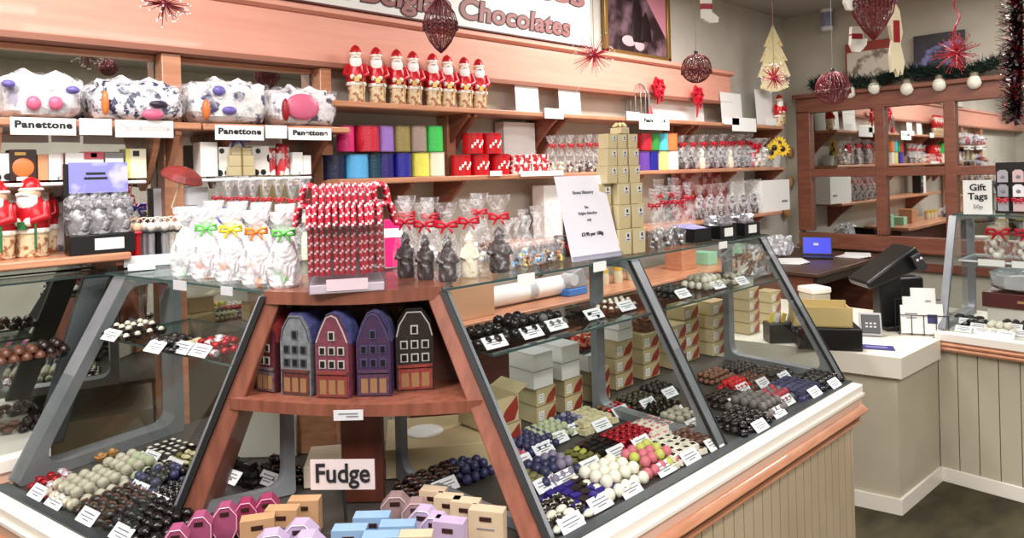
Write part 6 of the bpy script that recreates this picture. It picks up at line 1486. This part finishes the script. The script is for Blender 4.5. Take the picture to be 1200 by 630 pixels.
for i in range(2600):
    u = rg.random(); c0 = Vector((XM-.045+rg.uniform(-.02, .01), q0.y+(q1.y-q0.y-.2)*u, z1+.055+rg.uniform(-.02, .05)+.05*math.sin(u*17)*rg.random()))
    d = Vector((rg.uniform(-1, .15), rg.uniform(-1, 1), rg.uniform(-.1, 1))).normalized(); L = rg.uniform(.05, .10); w = d.cross(Vector((rg.random(), rg.random(), rg.random()))).normalized()*.006
    b.quad([c0-w, c0+d*L, c0+w], rg.randrange(3)) if False else b.add([c0-w, c0+d*L, c0+w], [(0, 1, 2)], rg.randrange(3))
o = b.build('pine_garland', [mat('pine_dark', (14, 32, 22), .6), mat('pine_mid', (24, 50, 30), .6), mat('pine_blue', (20, 36, 40), .6)], None, smooth=0); tag(o, 'dark green pine garland lying along the top of the framed mirror', 'garland')
for px0, px1, pyt, pyb, lab, m1, m2 in ((991, 1044, 45, 77, 'cream picture with red top band standing above the garland', (214, 206, 190), (150, 56, 46)), (1071, 1130, 35, 76, 'dark blue framed picture leaning above the garland at right', (40, 36, 52), (24, 20, 26))):
    a = onX(px0, pyb, XM+.01); c_ = onX(px1, pyt, XM+.01); w = a.y-c_.y; h = c_.z-a.z
    t = thing('wall_picture', lab, 'picture', (XM+.02, (a.y+c_.y)/2, z1+.035), -PI/2); h = c_.z-z1-.03
    MB().box((0, 0, h/2), (w, .03, h)).build('frame', mat('pic_frame_%d' % px0, m2, .4), t, bevel=.003)
    MB().box((0, -.016, h*.42), (w*.92, .004, h*.74)).build('picture', mat('pic_%d' % px0, m1, .5, col2=tuple(max(0, x-90) for x in m1) if px0 < 1000 else (120, 120, 170), scale=9, thr=(.52, .62)), t, smooth=0)
# wooden knobs by the corner, white wall lamp
for k, (px, py) in enumerate([(926, 179), (924, 213), (921, 248)]):
    p = onY(px, py, 3.06); t = thing('wooden_knob', 'round wooden knob on the wall between shelves and mirror, %s of three' % ('top', 'middle', 'lowest')[k], 'knob', (p.x, 3.1002, p.z), rot=(PI/2, 0, 0)); MB().lathe([(.02, 0), (.02, .03), (.055, .045), (.05, .07), (.02, .08)], 14).build('knob', mat('knob_wood', (196, 150, 96), .45), t)
p = onX(970, 24, XR-.05); t = thing('wall_lamp', 'small white cylindrical lamp high on the right wall', 'lamp', (XR-.07, p.y, p.z-.1)); k = mpp(p)
MB().lathe([(.05, 0), (.055, .03), (.05, .04)], 16).build('lower_cap', WHITE2, t); MB().lathe([(.045, .04), (.045, .17)], 16).build('glass_tube', mat('lamp_tube', (150, 156, 190), .2), t); MB().lathe([(.05, .17), (.055, .19), (.05, .22), (.02, .24)], 16).build('upper_cap', WHITE2, t); MB().box((.04, 0, .1), (.06, .03, .03)).build('wall_bracket', WHITE2, t)

# ------------------------------------------------------------------ hanging christmas ornaments
WIRE = mat('red_wire', (118, 34, 44), .45, .2); WIRE2 = mat('maroon_wire', (98, 40, 46), .5, .2)
def at(px, py, D): return CP+ray(px, py)*D
def hang(t, top, thick=.0012, m=None): MB().tube([(0, 0, top), (0, 0, ZC-t.location.z)], thick, 5).build('string', m or INKG, t)
def wire_orn(label, px, py, D, rw, prof, bands, nm='wire_bauble', n=26, m=None, core=True):
    c0 = at(px, py, D); s = D/FPX; t = thing(nm, label, 'christmas ornament', c0)
    m = m or WIRE
    b = MB()
    for i in range(n):
        a = 2*PI*i/n; b.tube([(r*rw*s*math.cos(a), r*rw*s*math.sin(a), z*rw*s) for r, z in prof], .0017, 4)
    b.build('wires', m, t)
    if core: MB().lathe([(max(.001, r*rw*s*.93), z*rw*s*.97) for r, z in prof[::-1]], 20, caps=False).build('lining', cellomat('bauble_lining', .55, (120, 44, 52), 60), t)
    for bz, br in bands:
        b = MB(); k_ = 30
        b.tube([(br*rw*s*math.cos(2*PI*i/k_), br*rw*s*math.sin(2*PI*i/k_), bz*rw*s+.004*(-1)**i) for i in range(k_)], .004, 5, closed=True)
        for i in range(18): a = 2*PI*i/18; b.ball((br*rw*s*math.cos(a), br*rw*s*math.sin(a), bz*rw*s-.012), .005, n=6, k=4)
        b.build('beaded_band', WIRE2, t)
    top = prof[0][1]*rw*s
    MB().lathe([(.008, 0), (.01, .012), (.004, .02)], 10, (0, 0, top)).build('cap', GREYD, t)
    hang(t, top+.018)
    return t
SPH = [(math.sin(PI*k/10), math.cos(PI*k/10)) for k in range(11)]
DIA = [(.05, 1.7), (.45, 1.25), (.85, .7), (1, .1), (.92, -.35), (.62, -1.0), (.3, -1.4), (.03, -1.65)]
wire_orn('large maroon wire basket bauble hanging in front of the shop sign', 516, 29, 2.79, 20, DIA, [(.1, 1.0), (-.1, 1.0)], 'wire_basket_bauble', m=WIRE2)
wire_orn('round red wire bauble hanging above the red bows', 816, 80, 3.3, 17, SPH, [(-.15, 1.0)])
wire_orn('large red wire basket bauble hanging near the wall corner', 1023, 8, 2.6, 23, [(.05, 1.4), (.6, 1.1), (.95, .6), (1, .1), (.9, -.4), (.5, -1.1), (.03, -1.7)], [(.25, 1.0)], 'wire_basket_bauble')
wire_orn('red wire bauble hanging in front of the mirror corner', 976, 103, 3.6, 19, SPH, [(-.2, 1.0)])
wire_orn('maroon wire bauble hung high on the left, mostly seen in the mirror', 420, -75, 1.9, 20, SPH, [(0, 1.0)], m=WIRE2)
def burst(label, px, py, D, rpx, m, n=60, tipm=None, sd=1):
    c0 = at(px, py, D); s = D/FPX; t = thing('starburst_ornament', label, 'christmas ornament', c0); rg = random.Random(sd)
    b = MB(); e = b
    for i in range(n):
        z = rg.uniform(-1, 1); a = rg.random()*6.28; q = math.sqrt(1-z*z); d = Vector((q*math.cos(a), q*math.sin(a), z)); L = rpx*s*rg.uniform(.7, 1.1)
        b.tube([d*.004, d*L], [.0022, .0008], 4); b.ball(d*L, .0035, 1, n=5, k=3)
    b.build('spikes', [m, tipm or WHITE2], t)
    MB().ball((0, 0, 0), rpx*s*.16, n=10).build('centre', m, t); hang(t, .01)
    return t
burst('red starburst ornament hanging at the upper left over the beam', 192, 4, 2.32, 27, WIRE, sd=2)
burst('red starburst ornament hanging beside the picture frame', 696, 64, 3.0, 26, mat('burst_red', (190, 40, 62), .4), sd=3)
burst('bright red starburst ornament hanging before the dark picture', 1121, 62, 3.3, 24, mat('burst_red2', (180, 30, 46), .4), tipm=RED, n=90, sd=4)
burst('white and red starburst ornament at the foot of the felt tree', 907, 91, 3.2, 17, mat('burst_red', (190, 40, 62), .4), sd=5)
b = MB(); rb = at(1122, 44, 3.3); t = thing('curled_ribbon', 'curly red ribbon hanging above the bright red starburst', 'ribbon', rb); b.tube([(.012*math.cos(i*.9), .012*math.sin(i*.9), i*.018) for i in range(int((ZC-rb.z)/.018))], .004, 5); b.build('ribbon', RED, t)
def felt(label, px, py, D, hp, m1, m2, kind):
    c0 = at(px, py, D); s = D/FPX; h = hp*s; t = thing('felt_ornament', label, 'christmas ornament', c0, AZ-PI/2+.2)
    if kind == 'stocking': poly = [(-.22, 1), (.22, 1), (.2, .42), (.5, .2), (.46, 0), (.1, -.02), (-.22, .16)]
    elif kind == 'mitten': poly = [(-.22, 1), (.24, 1), (.3, .5), (.46, .56), (.42, .3), (.26, .12), (.1, 0), (-.14, .02), (-.28, .3)]
    else: poly = [(0, 1), (.06, .9), (.1, .6), (.06, .45), (.12, .2), (.08, .02), (.04, .1), (.01, 0), (-.03, .12), (-.08, .06), (-.1, .3), (-.06, .5), (-.1, .7), (-.05, .9)]
    MB().prism([(x*h, 0, z*h) for x, z in poly], (0, .015, 0)).build('felt_body', m1, t, smooth=0, bevel=.003)
    if kind != 'icicle': MB().box((0, .0075, h*.62), (.5*h, .02, h*.22)).build('red_band', m2, t, bevel=.003)
    else: MB().box((.0, .0, h*.62), (.1*h, .004, h*.3)).build('red_patch', m2, t, bevel=.001)
    hang(t, h)
CF = mat('white_felt', (232, 228, 218), .85)
felt('white stocking ornament with red band hanging at the top near the picture', 829, 26, 3.2, 30, CF, REDD, 'stocking')
felt('white mitten ornament with red band below the basket bauble', 1005, 61, 2.7, 30, CF, REDD, 'mitten')
felt('white mitten ornament at the top edge beside the basket bauble', 998, 12, 2.6, 30, CF, REDD, 'mitten')
felt('long cream felt figure ornament hanging before the garland', 1052, 90, 2.7, 86, mat('cream_felt2', (222, 210, 178), .85), REDD, 'icicle')
# red half parasol ornament under the shelf bracket
p = onY(213, 209, 2.74); t = thing('paper_parasol', 'small half open dark red paper parasol under the left shelf bracket', 'parasol', p, -.4, rot=(.2, .35, -.4)); s = mpp(p)
b = MB(); r_ = 24*s
prof = [(r_, 0), (r_*.85, r_*.3), (r_*.5, r_*.5), (.003, r_*.6)]; b.lathe(prof, 10, caps=False); b.lathe([(x*.97, z-.004) for x, z in prof], 10, caps=False)
b.build('canopy', mat('parasol_red', (150, 52, 46), .5, col2=(110, 36, 34), scale=14), t, smooth=0); MB().tube([(0, 0, r_*.6), (0, 0, -.12)], .003, 5).build('stick', mat('cream_stick', (230, 220, 190), .5), t)
for o in bpy.data.objects:
    if 'label' in o and not 4 <= len(o['label'].split()) <= 16: print('LABELLEN', len(o['label'].split()), o['label'])
